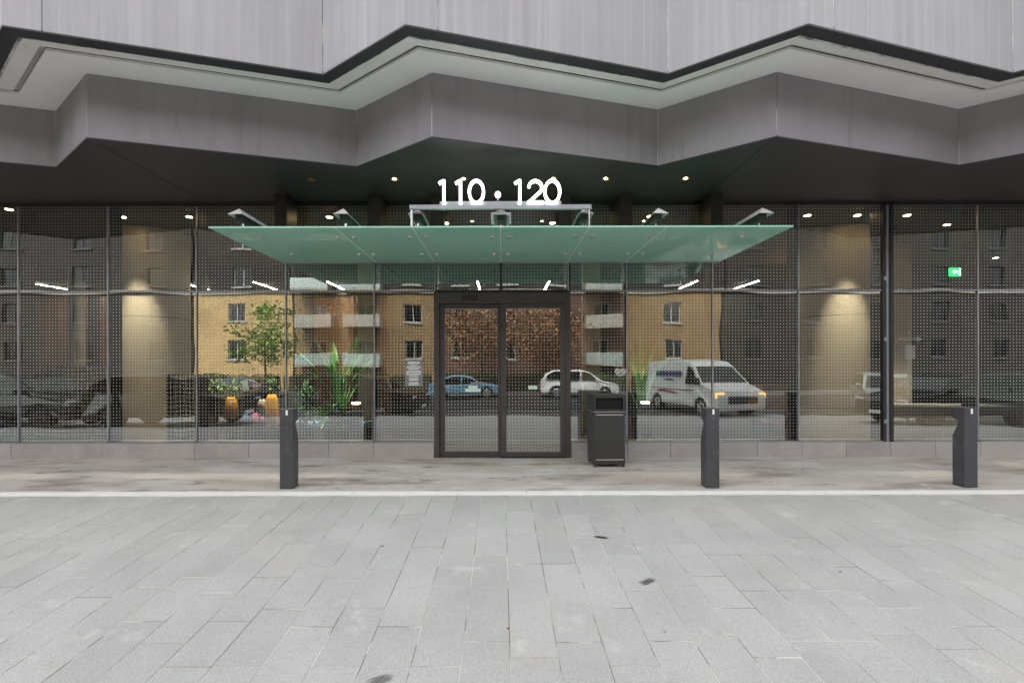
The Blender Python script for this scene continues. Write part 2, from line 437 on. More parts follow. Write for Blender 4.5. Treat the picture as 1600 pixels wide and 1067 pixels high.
# black soffit panels, butt-jointed behind alternate peaks
sof = bb(B().box(-20, 20, 6.3, GY+.2, ZS+.03, ZS+.06), 'entrance_soffit', 'void')
def soffit_panel(k0, k1):
    pts = [(P0+PER*k0+.006, 5.6)]
    for k in range(k0, k1):
        pts += [(P0+PER*k+VA, 6.40), (P0+PER*(k+1)-(.006 if k+1 == k1 else 0), 5.6)]
    poly = pts + [(pts[-1][0], GY+.25), (pts[0][0], GY+.25)]
    b = B(); n = len(poly)
    vs = [(x, y, ZS) for x, y in poly] + [(x, y, ZS+.02) for x, y in poly]
    tri = []
    for i in range(len(pts)-1):   # quads to the back edge
        b.add([(pts[i][0], pts[i][1], ZS), (pts[i+1][0], pts[i+1][1], ZS), (pts[i+1][0], GY+.25, ZS), (pts[i][0], GY+.25, ZS),
               (pts[i][0], pts[i][1], ZS+.02), (pts[i+1][0], pts[i+1][1], ZS+.02), (pts[i+1][0], GY+.25, ZS+.02), (pts[i][0], GY+.25, ZS+.02)],
              [(0,1,2,3), (7,6,5,4), (0,4,5,1), (2,6,7,3)] + ([(0,3,7,4)] if i == 0 else []) + ([(1,5,6,2)] if i == len(pts)-2 else []))
    bb(b, 'soffit_panel', 'black_soffit', sof)
soffit_panel(-3, 0); soffit_panel(0, 2); soffit_panel(2, 5)
# mass above and behind, lobby shell
bb(B().box(-20, 20, 6.5, 20, ZS+.3, ZT), 'upper_storeys', 'lobby_dark')
# plinth stones
pl = bb(B().box(-17, X(680, GY)-.01, GY-.02, GY+.3, -.05, .235).box(X(890, GY)+.01, 17, GY-.02, GY+.3, -.05, .235), 'plinth', 'void')
xs = [-17, -15.4, -13.9, -12.4, -10.95, -9.49, X(22, GY), X(163, GY), X(307, GY), X(391, GY), X(450, GY), X(515, GY), X(585, GY), X(680, GY)-.012]
xs2 = [X(890, GY)+.012] + [X(p, GY) for p in (979, 1046, 1113, 1181, 1250, 1319)] + [X(1388, GY)+.0]
while xs2[-1] < 16.5: xs2.append(xs2[-1]+.735)
for lst in (xs, xs2):
    for a, c in zip(lst, lst[1:]):
        bb(B().box(a+.003, c-.003, GY-.05, GY-.018, gz(GY-.05)-.02, .243), 'plinth_stone', 'granite', pl, bevel=.003)
# frames: mullions (deep dark box behind, bright cap in front), transoms, sills
ZB, ZTR, ZH = .262, Z(455, GY), 4.19
mull = [X(30-138*k, GY) for k in range(6, 0, -1)] + [X(p, GY) for p in (30, 170, 308, 447, 585)]
mull_r = [X(p, GY) for p in (979, 1113, 1247)]
DJ = X(1386, GY)          # movement joint with a wide double post
mull_r2 = [X(1527, GY), X(1527, GY)+1.49, X(1527, GY)+2.98, X(1527, GY)+4.47, X(1527, GY)+5.96]
DL, DR = X(680, GY), X(890, GY)
def mullion(x, z0=ZB, z1=ZH, w=.017):
    m = bb(B().box(x-.03, x+.03, GY+.022, GY+.24, z0-.01, z1+.0), 'mullion', 'black_metal')
    bb(B().box(x-w/2, x+w/2, GY-.022, GY+.012, z0, z1-.02), 'mullion_cap', 'bright_metal', m, bevel=.002)
for x in mull + mull_r + mull_r2: mullion(x)
jn = bb(B().box(DJ-.085, DJ-.032, GY-.03, GY+.24, .0, ZH).box(DJ+.032, DJ+.085, GY-.03, GY+.24, .0, ZH), 'movement_joint_post', 'black_metal')
bb(B().box(DJ-.03, DJ+.03, GY-.012, GY+.02, .0, ZH), 'joint_cover', 'bright_metal', jn)
for z in (.55, 1.9, 2.9): bb(B().box(DJ-.078, DJ-.038, GY-.045, GY-.031, z, z+.06), 'clip', 'bright_metal', jn)
bays = []
allm = mull + [DL]
for a, c in zip(allm, allm[1:]): bays.append((a, c))
rm = [DR] + mull_r + [DJ-.085]
for a, c in zip(rm, rm[1:]): bays.append((a, c))
rm = [DJ+.085] + mull_r2
for a, c in zip(rm, rm[1:]): bays.append((a, c))
def pane(x0, x1, z0, z1, parent=bld, y=GY):
    k = rnd.uniform(-.004, .004)
    b = B().box(x0, x1, y, y+.012, z0, z1, 1, 0)
    v = b.v; b.v = [(p, q + k*(p-(x0+x1)/2), r) for p, q, r in v]
    return bb(b, 'pane', ['facade_glass', 'clear_back'], parent)
for a, c in bays:
    pane(a+.014, c-.014, ZB+.004, ZTR-.018); pane(a+.014, c-.014, ZTR+.018, ZH-.05)
    bb(B().box(a+.013, c-.013, GY-.03, GY+.2, ZB-.07+.055, ZB+.0), 'sill_rail', 'bright_metal')
    bb(B().box(a-.01, c+.01, GY-.026, GY+.2, .246, ZB-.016), 'sill', 'black_metal')
    t = bb(B().box(a+.031, c-.031, GY+.014, GY+.2, ZTR-.035, ZTR+.035), 'transom', 'black_metal')
    bb(B().box(a+.013, c-.013, GY-.018, GY+.011, ZTR-.009, ZTR+.009), 'transom_cap', 'bright_metal', t)
bb(B().box(-17, 17, GY-.03, GY+.24, ZH-.055, ZH+.012), 'head_rail', 'black_metal')
# over-door lights
for p in (680, 783, 888):
    x = X(p, GY)
    if p == 783: bb(B().box(x-.02, x+.02, GY-.02, GY+.05, ZTR+.02, ZH-.06), 'mullion', 'black_metal')
    else: mullion(x, ZTR, ZH)
DC = X(783, GY)
pane(DL+.014, DC-.02, ZTR+.018, ZH-.05); pane(DC+.02, DR-.014, ZTR+.018, ZH-.05)
# sliding door
zd = Z(458, GY); zl = Z(475, GY)
y0 = GY - .07
fr = B().box(DL-.01, DL+.075, y0, GY+.2, 0, zd-.002).box(DR-.085+.01, DR+.01, y0, GY+.2, 0, zd-.002).box(DL+.075, DR-.075, y0, GY+.2, zl, zd-.002)
dfm = bb(fr, 'door_frame', 'bronze_metal', bevel=.004)
bb(B().box(DL-.01, DR+.01, GY-.02, GY+.2, zd, ZTR+.018), 'door_head', 'black_metal')
bb(B().box(X(722, GY), X(747, GY), y0-.03, y0-.002, Z(469, GY), Z(463, GY)), 'sensor', 'plastic_black', dfm, bevel=.006)
bb(B().box(DL+.075, DC, y0-.02, GY, -.004, .008), 'threshold', 'bright_metal', dfm)
bb(B().box(DC, DR-.075, y0-.02, GY, -.004, .006), 'threshold', 'dark_trim', dfm)
def leaf(xa, xb, y, stickers):
    f = .085
    o = bb(B().box(xa, xa+f, y, y+.045, .012, zl-.004).box(xb-f, xb, y, y+.045, .012, zl-.004).box(xa+f, xb-f, y, y+.045, .012, .10).box(xa+f, xb-f, y, y+.045, zl-.08, zl-.004), 'door_leaf', 'bronze_metal', bevel=.004)
    g = bb(B().box(xa+f-.004, xb-f+.004, y+.018, y+.028, .10, zl-.08, 1, 0), 'pane', ['facade_glass', 'clear_back'], o)
    bb(B().box(xa+f, xb-f, y+.004, y+.017, .10, .112).box(xa+f, xb-f, y+.004, y+.017, zl-.092, zl-.08), 'glazing_bead', 'bright_metal', o)
    for (a, c, d, e, m) in stickers:
        bb(B().box(X(a, GY), X(c, GY), y+.0155, y+.0172, Z(e, GY), Z(d, GY)), 'sticker', m, o)
leaf(DL+.078, DC+.03, GY-.02, [(726.5, 751, 607, 612, 'label_green'), (732, 746, 602.5, 606.8, 'label_green'), (736, 755, 597, 600.5, 'label_grey')])
leaf(DC+.0, DR-.078, GY-.068+.0, [(825, 839, 602.5, 608, 'label_green')])
# dark fins that carry the canopy
FX = [X(447, GY), X(585, GY), -1.11, 0.0, 1.11, X(979, GY), X(1113, GY)]
for x in (FX[0], FX[1], FX[2], FX[4], FX[5], FX[6]):
    bb(B().box(x+.012 if x < 0 else x-.2, x+.2 if x < 0 else x-.012, GY-.40, GY-.032, 3.28, ZS-.003), 'canopy_fin', 'black_metal', bevel=.004)

# ------------------------------------------------------------------ lobby
def st(b, name, mat): return tag(b.build(name, mat), kind='structure')
st(B().box(-17, 17, GY+.3, 14.2, -.1, .02), 'lobby_floor', 'lobby_floor')
st(B().box(-17, 17, GY+.25, 12.2, 4.13, 4.22), 'lobby_ceiling', 'lobby_ceiling')
st(B().box(-17, 17, 12.2, 14.2, 3.75, 4.3), 'lobby_low_ceiling', 'lobby_dark')
st(B().box(-17, 17, 14.0, 14.2, .02, 3.75), 'lobby_back_wall', 'lobby_dark')
st(B().box(-17.1, -17, GY, 14.2, -.1, 4.3).box(17, 17.1, GY, 14.2, -.1, 4.3), 'lobby_side_wall', 'lobby_dark')
wd = thing('wood_panelling', 'brown timber wall panels behind the left shopfront panes', 'panelling', (-12, 13.9, .02))
for i, (a, c) in enumerate([(-16, -14.9), (-14.85, -13.8), (-13.75, -12.4), (-12.05, -10.9), (-10.5, -9.5), (-5.6, -4.4), (-4.35, -3.3)]):
    B().box(a+.01, c-.01, 13.93, 13.99, .05, 3.6).build('panel', 'lobby_wood', wd, off=(-12, 13.9, .02))
cp = thing('pale_wall_panel', 'tall pale concrete wall panel behind the glass left of the door', 'panel', (-2.9, 10.2, .02))
B().box(-.22, .22, -.1, .1, 0, 4.1).build('panel', 'concrete_pale', cp)
cp = thing('pale_wall_panel', 'tall pale concrete wall panel behind the glass right of the door', 'panel', (2.05, 10.6, .02))
B().box(-.2, .2, -.1, .1, 0, 4.1).build('panel', 'concrete_pale', cp)
cp = thing('pale_wall_panel', 'beige wall end just right of the movement joint behind glass', 'panel', (X(1397, 10), 10, .02))
B().box(-.3, .3, -.1, .1, 0, 4.1).build('panel', 'column_clad', cp)
def column(x, y, r, label):
    t = thing('lobby_column', label, 'column', (x, y, .02))
    n = 40
    B().cyl((0,0,0), (0,0,2.42), r, n=n, caps=False).build('lower_cladding', 'column_clad', t, smooth=True)
    B().cyl((0,0,2.43), (0,0,4.1), r, n=n, caps=False).build('upper_cladding', 'column_clad', t, smooth=True)
    B().cyl((0,0,2.415), (0,0,2.435), r-.008, n=n).build('joint_ring', 'dark_trim', t)
column(X(240, 9.2), 9.2, .62, 'thick round beige column behind the left shopfront panes')
column(X(1305, 9.2), 9.2, .64, 'thick round beige column behind the right shopfront panes')
column(X(120, 12.2), 12.2, .18, 'slim pale column deep inside behind the leftmost panes')
for i, x in enumerate((-12.5, -8.5, -6.53, -4.58, -.62, 1.28, 5.18, 6.8)):
    nm = ['leftmost', 'second from left', 'third from left', 'fourth from left', 'fifth from left', 'sixth from left', 'seventh from left', 'rightmost'][i]
    t = thing('linear_ceiling_light', f'bright linear ceiling light inside, {nm} of the lobby row', 'ceiling light', (x, 12.9, 3.75), group='linear lights in the lobby ceiling')
    B().box(-.045, .045, -.68, .68, -.012, .0).build('housing', 'black_metal', t)
    B().box(-.018, .018, -.66, .66, -.02, -.013).build('diffuser', 'led', t)
def lobby_down(px, py, label, power=45):
    d = F*(4.13-1.5)/(572-py); t = thing('recessed_spotlight', label, 'spotlight', (X(px, d), d, 4.13), group='recessed spots in the lobby ceiling')
    B().cyl((0,0,-.012), (0,0,0), .07, n=16).build('ring', 'brass', t); B().cyl((0,0,-.016), (0,0,-.0125), .05, n=16).build('lamp', 'lamp_warm', t)
    li = bpy.data.lights.new('spot_beam', 'SPOT'); li.energy = power; li.spot_size = R(56); li.spot_blend = .6; li.color = (1, .86, .66); li.shadow_soft_size = .05
    lo = link('spot_beam', li, t); lo.location = (0, 0, -.03)
for px, py, lb in ((376, 338, 'added small recessed lobby spot lighting the display stand'), (515, 338, 'added small recessed lobby spot lighting the tall plant'), (1016, 338, 'added small recessed lobby spot lighting the slim plant'), (1262, 337, 'added small recessed spot lighting the right column from its left'), (1340, 337, 'added small recessed spot lighting the right column from its right'), (1480, 352, 'added small recessed lobby spot lighting the white reception desk'), (192, 337, 'small recessed spot in lobby ceiling left of the left column'), (296, 337, 'small recessed spot in lobby ceiling right of the left column'), (1418, 337, 'small recessed spot in lobby ceiling right of the movement joint'),  # stand, plant, desk and right column spots are added to light them
                   (1556, 404, 'small recessed spot deep in the lobby at far right'), (15, 325, 'small recessed spot in lobby ceiling at the far left pane'), (697, 348, 'small recessed lobby spot above the canopy left of centre'), (864, 348, 'small recessed lobby spot above the canopy right of centre')):
    lobby_down(px, py, lb, {192: 110, 296: 18, 1262: 18, 1340: 110, 1418: 6, 15: 15, 1556: 15, 515: 150, 376: 170, 1016: 110, 1480: 110}.get(px, 45))
def sconce(px, py, d, label):
    t = thing('wall_lamp', label, 'wall lamp', (X(px, d), d, Z(py, d)-.12), group='orange wall lamps in the lobby')
    B().box(-.07, .07, -.02, .06, 0, .26).build('shade', 'sconce_orange', t, bevel=.01); B().box(-.05, .05, .062, .09, .05, .2).build('bracket', 'black_metal', t)
sconce(453, 432, 11.5, 'orange glowing wall lamp left of the canopy behind glass')
sconce(1238, 430, 11.5, 'orange glowing wall lamp right of the canopy behind glass')
sconce(285, 362, 10.2, 'added orange glowing box warming the left column')  # added glowing box for the warm light on the left column
sconce(1350, 352, 10.2, 'added orange glowing box warming the right column')  # likewise added, to put a warm glow on the right column
# grid screens at the left
def screen(x0, x1, y, z1, label, lean=0.):
    t = thing('grid_screen', label, 'screen', ((x0+x1)/2, y, .02), group='black grid screens inside the left panes'); w = (x1-x0)/2
    B().box(-w, w, .04, .07, 0, z1).build('panel', 'partition', t)
    b = B(); k = random.Random(int(x0*10)); n = int(2*w/.085)
    for i in range(n+1):
        x = -w + .085*i; pts = [(x+k.uniform(-.006,.006)+.012*math.sin(z*2.5+x*3), .03, z*z1/6) for z in range(7)]
        b.path(pts, .0035, 3)
    for j in range(int(z1/.085)+1):
        z = .085*j; pts = [(-w+2*w*i/8, .03, min(z1, z+.014*math.sin(i*1.1+j*.4))) for i in range(9)]
        b.path(pts, .0035, 3)
    tag(b.build('wire_grid', 'net_white', t), kind='stuff')
screen(-9.9, -8.55, 8.35, 1.52, 'black screen with white wire grid at the far left edge')
screen(-8.5, -6.95, 8.35, 1.50, 'black screen with white wire grid left of the left column')
screen(-6.05, -5.42, 8.35, 1.35, 'narrow black wire grid screen right of the left column')
# stall with hanging bags behind the left bollard
ST = (X(388, 8.5), 8.5, .02)
t = thing('display_stand', 'black grid display stand with shelf behind the left bollard', 'stand', ST)
B().box(-.62, .66, -.02, .42, .98, 1.03).build('shelf', 'plastic_black', t)
B().box(-.62, .66, .36, .40, 0, .98).build('back_panel', 'partition', t)
for sx in (-.6, .62): B().box(sx-.02, sx+.02, 0, .04, 0, .98).build('leg', 'plastic_black', t)
b = B()
for i in range(8): b.cyl((-.6+.07*i, -.0, 0), (-.6+.07*i, -.0, .98), .003, n=4)
for j in range(13): b.cyl((-.6, 0, .075*j), (-.1, 0, .075*j), .003, n=4)
tag(b.build('wire_grid', 'net_white', t), kind='stuff')
def bag(px, py0, py1, wpx, mat, label):
    d = 8.44; z0, z1 = Z(py1, d), Z(py0, d); w = wpx*d/F/2; h = z1-z0
    t = thing('hanging_bag', label, 'bag', (X(px, d), d-.03, z0), group='bags hanging on the display stand')
    b = B(); prof = [(0, .80), (.08, 1.), (.5, 1.02), (.85, .92), (1, .55)]; rings = []
    for u, s in prof:
        n = 14; ring = []
        for i in range(n):
            a = 2*math.pi*i/n; ca, sa = math.cos(a), math.sin(a)
            ring.append((w*s*math.copysign(abs(ca)**.6, ca)*(1+.05*math.sin(5*a+u*9)), .05*s*math.copysign(abs(sa)**.7, sa), h*u))
        rings.append(ring)
    vs = sum(rings, []); n = 14
    fs = [(r*n+i, r*n+(i+1) % n, (r+1)*n+(i+1) % n, (r+1)*n+i) for r in range(len(prof)-1) for i in range(n)] + [tuple(range(n))[::-1], tuple(range(len(vs)-n, len(vs)))]
    b.add(vs, fs).build('body', mat, t, smooth=True)
    B().path([(-.02, 0, h*.98), (-.015, 0, h+.05), (.015, 0, h+.05), (.02, 0, h*.98)], .004, 5).build('strap', 'plastic_black', t)
bag(363, 619, 652, 18, 'yellow_cloth', 'shorter yellow bag hanging left on the display stand')
bag(426, 615, 666, 20, 'yellow_cloth', 'longer yellow bag hanging beside the left bollard')
bag(385, 645, 661, 9, 'blue_cloth', 'small blue bag hanging between the yellow bags')
bag(401, 644, 662, 11, 'pink_cloth', 'larger pink pouch hanging between the yellow bags')
bag(413, 648, 661, 7, 'pink_cloth', 'tiny pink pouch close to the longer yellow bag')
bag(411, 623, 640, 12, 'cream_cloth', 'cream round pouch hanging above the pink pouches')
t = thing('wooden_paddle', 'light wooden stick leaning on top of the display stand', 'stick', (X(404, 8.6), 8.6, 1.05))
B().cyl((0,0,0), (.11,0,.36), .013, n=8).build('handle', 'light_wood', t); B().box(-.1, .04, -.02, .02, 0, .12).build('blade', 'light_wood', t)
t = thing('green_card', 'pale green card standing on the display stand shelf', 'card', (X(385, 8.6), 8.6, 1.05))
tag(t, kind=None); o = B().box(-.055, .055, -.006, .006, 0, .2).build('card', 'label_green', t); o.rotation_euler = (0, -.2, 0)
# plants
def leaf_blade(b, base, direction, length, width, droop, n=7):
    d = Vector(direction).normalized(); side = d.cross(Vector((0,0,1))); side = side.normalized() if side.length > .01 else Vector((1,0,0))
    vs = []; p = Vector(base)
    for i in range(n):
        t = i/(n-1); w = width*math.sin(math.pi*min(1, t*.93+.04))**.8/2
        q = p + d*length*t + Vector((0,0,-droop*t*t))
        up = Vector((0, 0, .25*w))
        vs += [q - side*w + up, q, q + side*w + up]
    fs = []
    for i in range(n-1):
        a = 3*i; fs += [(a, a+3, a+4, a+1), (a+1, a+4, a+5, a+2)]
    b.add(vs, fs)
def tall_plant(loc, h, label, mat='leaf_green', nl=28, potr=.2, poth=.55, seed=1):
    k = random.Random(seed); t = thing('potted_plant', label, 'plant', loc)
    p = B(); p.cyl((0,0,0), (0,0,poth), potr*.8, potr, 20); p.build('pot', 'pot', t)
    s = B()
    for i in range(nl):
        a = 2*math.pi*i/nl + k.uniform(-.3,.3); tilt = k.uniform(.12, .5); L_ = h*k.uniform(.35, .62)
        d = Vector((math.cos(a)*math.sin(tilt), math.sin(a)*math.sin(tilt), math.cos(tilt)))
        tip = Vector((0,0,poth-.03)) + d*L_
        s.path([(0,0,poth-.03), tuple(Vector((0,0,poth-.03))+d*L_*.5), tuple(tip)], [.013,.011,.008], 5)
        d2 = (d + Vector((math.cos(a)*.35, math.sin(a)*.35, 0))).normalized()
        lb = B(); leaf_blade(lb, tip, d2, h*k.uniform(.36,.5), h*k.uniform(.05,.085), k.uniform(.02,.16)); lb.build('leaf', mat, t)
    tag(s.build('stem', mat, t), None)
def bushy_plant(loc, r, h, label, mat, n=260, pot=True, seed=3, name='potted_plant', leafsize=.1):
    k = random.Random(seed); t = thing(name, label, 'plant', loc)
    z0 = .35 if pot else .0
    if pot: B().cyl((0,0,0), (0,0,.36), r*.5, r*.6, 18).build('pot', 'pot', t)
    b = B()
    for i in range(n):
        u = Vector((k.gauss(0,1), k.gauss(0,1), k.gauss(0,1))).normalized()*k.uniform(.35,1)
        p = Vector((u.x*r, u.y*r, z0+h/2+u.z*h/2))
        d = (u + Vector((k.uniform(-.5,.5), k.uniform(-.5,.5), k.uniform(-.3,.5)))).normalized()
        leaf_blade(b, p, d, leafsize*k.uniform(.7,1.4), leafsize*.45, .02, 4)
    tag(b.build('foliage', mat, t), kind='stuff')
    s = B()
    for i in range(5): s.path([(0,0,z0-.02), (k.uniform(-.5,.5)*r, k.uniform(-.5,.5)*r, z0+h*.6)], [.012,.006], 5)
    s.build('stem', 'bark', t)
tall_plant((X(533, 8.7), 8.7, .02), 1.55, 'tall broad-leaved green plant in dark pot left of the door', seed=4, potr=.27, poth=.62)
bushy_plant((X(478, 8.6), 8.6, .02), .27, .85, 'bushy low green plant just right of the left bollard', 'leaf_dark', 240, seed=5)
bushy_plant((X(520, 8.45), 8.42, .02), .24, .5, 'small leafy plant at the foot of the tall plant', 'leaf_green', 220, seed=6, leafsize=.12)
tall_plant((X(1003, 9.0), 9.0, .02), 1.75, 'slim tall green plant behind the pane right of the bin', nl=16, seed=9, potr=.2, poth=.5, mat='leaf_green')
for i, (px, lb) in enumerate(((340, 'low green trailing plant at the left end of the display stand'), (368, 'low green trailing plant in the middle of the display stand'), (423, 'low green trailing plant at the right end of the display stand'))):
    bushy_plant((X(px, 8.66), 8.66, 1.05), .16, .22, lb, 'leaf_lime' if i < 2 else 'leaf_green', 90, False, 20+i, 'trailing_plant', .07)
# lit side tables, bench, desk
for px, lb in ((556, 'small lit lamp on dark stand beside the tall plant'), (1008, 'small lit lamp on dark stand right of the litter bin')):
    t = thing('floor_lamp', lb, 'lamp', (X(px, 8.5), 8.5, .02)); z = Z(632, 8.5)
    B().box(-.09, .09, -.09, .09, 0, z-.06).build('stand', 'pot', t); B().box(-.07, .07, -.07, .07, z-.058, z-.002).build('shade', 'brass', t); B().box(-.06, .06, -.06, .06, z, z+.025).build('lamp', 'lamp_warm', t)
t = thing('lobby_bench', 'low blue-grey bench inside behind the left bollard', 'bench', (X(525, 9.3), 9.3, .02))
B().box(-.85, .85, -.2, .2, .28, .40).build('seat', 'paint_blue', t, bevel=.02)
for sx in (-.7, .7): B().box(sx-.04, sx+.04, -.16, .16, 0, .28).build('leg', 'black_metal', t)
t = thing('timber_table', 'stepped light timber table deep inside right of centre', 'table', (X(1208, 11), 11, .02))
B().box(-.42, .2, -.3, .3, .42, 1.02).build('cabinet', 'light_wood', t, bevel=.01); B().box(.2, .62, -.3, .3, .55, .8).build('shelf', 'light_wood', t, bevel=.01); B().box(-.45, .45, -.55, -.31, .18, .30).build('step', 'light_wood', t, bevel=.01)
for sx in (-.35, .35): B().box(sx-.04, sx+.04, -.5, .25, 0, .18).build('leg', 'black_metal', t)
t = thing('reception_desk', 'low white curved reception desk behind the far right panes', 'desk', (9.3, 9.3, .02))
pts = [(-1.45+3.6*i/14, -.25*math.sin(math.pi*i/14)) for i in range(15)]
poly = pts + [(x, y+.12) for x, y in reversed(pts)]
B().prism(poly, lambda u, v, w: (u, v, w), .05, .66).build('front_panel', 'concrete_pale', t)
B().prism(pts + [(x, y+.45) for x, y in reversed(pts)], lambda u, v, w: (u, v-.03, w), .665, .70).build('counter_top', 'paint_white', t)
# exit sign
d = 11.0; t = thing('exit_sign', 'green illuminated exit sign with arrow behind the far right panes', 'sign', (X(1495, d), d, Z(433, d)))
B().box(-.15, .15, 0, .05, 0, .2).build('housing', 'exit_green', t, bevel=.006)
b = B().add([(-.11,-.002,.10),(-.05,-.002,.16),(-.05,-.002,.12),(.02,-.002,.12),(.02,-.002,.08),(-.05,-.002,.08),(-.05,-.002,.04)], [(0,6,5,4,3,2,1)]); b.build('arrow', 'exit_white', t)
b = B(); b.box(.055, .145, -.002, -.001, .02, .18); b.build('door_symbol', 'exit_white', t)
b = B().cyl((.10,-.004,.145),(.10,-.0025,.145),.014,n=10); b.add([(.085,-.004,.13),(.112,-.004,.13),(.118,-.004,.09),(.135,-.004,.04),(.12,-.004,.035),(.10,-.004,.075),(.082,-.004,.04),(.068,-.004,.05),(.088,-.004,.09)], [tuple(range(9))[::-1]]); b.build('running_figure', 'exit_green', t)
B().cyl((-.1,.025,.2),(-.1,.025,4.13-Z(433,d)),.006).build('rod', 'steel', t); B().cyl((.1,.025,.2),(.1,.025,4.13-Z(433,d)),.006).build('rod', 'steel', t)

# ------------------------------------------------------------------ canopy
CZ = 3.205; CF, CBk = 5.71, 7.61
can = thing('glass_canopy', 'green frosted glass entrance canopy on grey steel arms', 'canopy', (0, GY, CZ))
co = (0, GY, CZ)
JX = [-3.60, -2.045, -1.09, 0, 1.09, 2.045, 3.60]
for i in range(6):
    a, c = JX[i]+(.006 if i else 0), JX[i+1]-(.006 if i < 5 else 0)
    p = B().box(a, c, CF, CBk, CZ, CZ+.019).build('canopy_pane', 'canopy_glass', can, off=co, bevel=.002)
    fx = [JX[i]+.11 if i else JX[0]+.42, JX[i+1]-.11 if i < 5 else JX[6]-.42]
    for x in fx:
        for y in (6.12, 7.05):
            B().cyl((x, y, CZ-.022), (x, y, CZ-.001), .026, .030, 14).cyl((x, y, CZ+.02), (x, y, CZ+.05), .028, .02, 12).build('fixing', 'steel', p, off=co)
for x in JX[1:-1]: B().box(x-.0055, x+.0055, CF+.002, CBk-.002, CZ+.001, CZ+.017).build('joint_seal', 'label_white', can, off=co)
BXS = [-3.40, -2.045, -1.09, 0, 1.09, 2.045, 3.40]
FEND = [FX[0]+.1, FX[1]+.1, FX[2]+.1, 0, FX[4]-.1, FX[5]-.1, FX[6]-.1]
for i, x in enumerate(BXS):
    ya, yb = 5.93, 7.28 if i != 3 else 7.6
    xe = x
    # inverted-V folded plate with a raked nose
    b = B(); hw = .10; z1, z2 = CZ+.245, CZ+.345
    vs = [(x-hw, ya, z1), (x, ya+.10, z2), (x+hw, ya, z1), (x-hw, yb, z1), (x, yb, z2), (x+hw, yb, z1),
          (x-hw+.012, ya+.02, z1), (x, ya+.115, z2-.014), (x+hw-.012, ya+.02, z1), (x-hw+.012, yb, z1), (x, yb, z2-.014), (x+hw-.012, yb, z1)]
    b.add(vs, [(0,1,4,3), (1,2,5,4), (0,2,1), (6,9,10,7), (7,10,11,8), (0,3,9,6), (2,8,11,5), (3,4,10,9), (4,5,11,10)])
    o = b.build('arm', 'beam_metal', can, off=co)
    B().box(x-.045, x+.045, ya+.09, yb, z1-.06, z1+.03).build('web', 'dark_trim', o, off=co)
    for y in (6.12, 7.05):
        rb = B().cyl((x, y, CZ+.05), (x, y, z1-.06), .014, n=10)
        for sx in (-.11, .11):
            if 0 < i < 6: rb.cyl((x, y, CZ+.09), (x+sx, y, CZ+.045), .011, n=8)
        rb.build('spider_fixing', 'steel', o, off=co)
    B().box(x-.14, x+.14, yb-.012, yb+.0, CZ+.10, z2+.02).build('end_plate', 'black_metal', o, off=co)
B().box(-3.58, 3.58, CBk+.002, GY-.003-.02, CZ-.012, CZ+.03).build('wall_channel', 'bright_metal', can, off=co)

# ------------------------------------------------------------------ address sign
SY = 5.86; t = thing('address_sign', 'glowing white numerals 110 · 120 on silver rails above the canopy', 'sign', (0, SY, CZ+.02)); to = (0, SY, CZ+.02)
sx0, sx1 = X(640, SY), X(925, SY); zr0, zr1 = Z(326.5, SY), Z(319.5, SY)
B().box(sx0, sx1, SY, SY+.05, zr0, zr1).build('rail', 'bright_metal', t, off=to, bevel=.004)
B().box(X(687, SY), X(878, SY), SY+.022, SY+.06, zr1+.004, Z(313.5, SY)).build('letter_rail', 'bright_metal', t, off=to, bevel=.003)
for x in (sx0+.025, sx1-.025):
    B().cyl((x, SY+.025, CZ+.02), (x, SY+.025, zr0), .013, n=10).build('post', 'steel', t, off=to)
    B().cyl((x*.995, 7.2, CZ+.02), (x*.995, 7.2, zr1), .013, n=10).build('post', 'steel', t, off=to)
    B().box(x*.995-.012, x*.995+.012, SY+.052, 7.2, zr0+.02, zr0+.05).build('side_rail', 'bright_metal', t, off=to)
bx = (X(768, SY), X(799, SY))
B().box(bx[0], bx[1], SY+.01, SY+.03, Z(334.5, SY), Z(331.5, SY)).box(bx[0], bx[0]+.022, SY+.01, SY+.03, Z(350, SY), Z(334.6, SY)).box(bx[1]-.022, bx[1], SY+.01, SY+.03, Z(350, SY), Z(334.6, SY)).build('bracket', 'bright_metal', t, off=to)
B().box(-.01, .01, SY+.012, SY+.028, Z(331.4, SY), zr0-.001).build('hanger', 'steel', t, off=to)
def stroke(paths, w, closed=False):
    """flat stroke outline -> extruded numeral"""
    b = B()
    for pts, cl in paths:
        n = len(pts); Lp, Rp = [], []
        for i in range(n):
            a = Vector(pts[(i-1) % n if cl else max(i-1, 0)]); c = Vector(pts[(i+1) % n if cl else min(i+1, n-1)])
            d = (c-a).normalized(); nn = Vector((-d.y, d.x)); p = Vector(pts[i])
            Lp.append(p+nn*w/2); Rp.append(p-nn*w/2)
        rng = n if cl else n-1
        for i in range(rng):
            j = (i+1) % n
            q = [Lp[i], Rp[i], Rp[j], Lp[j]]
            vs = [(v.x, -.02, v.y) for v in q] + [(v.x, .02, v.y) for v in q]
            fs = [(0,1,2,3), (7,6,5,4), (0,4,5,1), (2,6,7,3)]
            if not cl and i == 0: fs.append((0,3,7,4)) if False else fs.append((0,1,5,4))
            b.add(vs, fs)
    return b
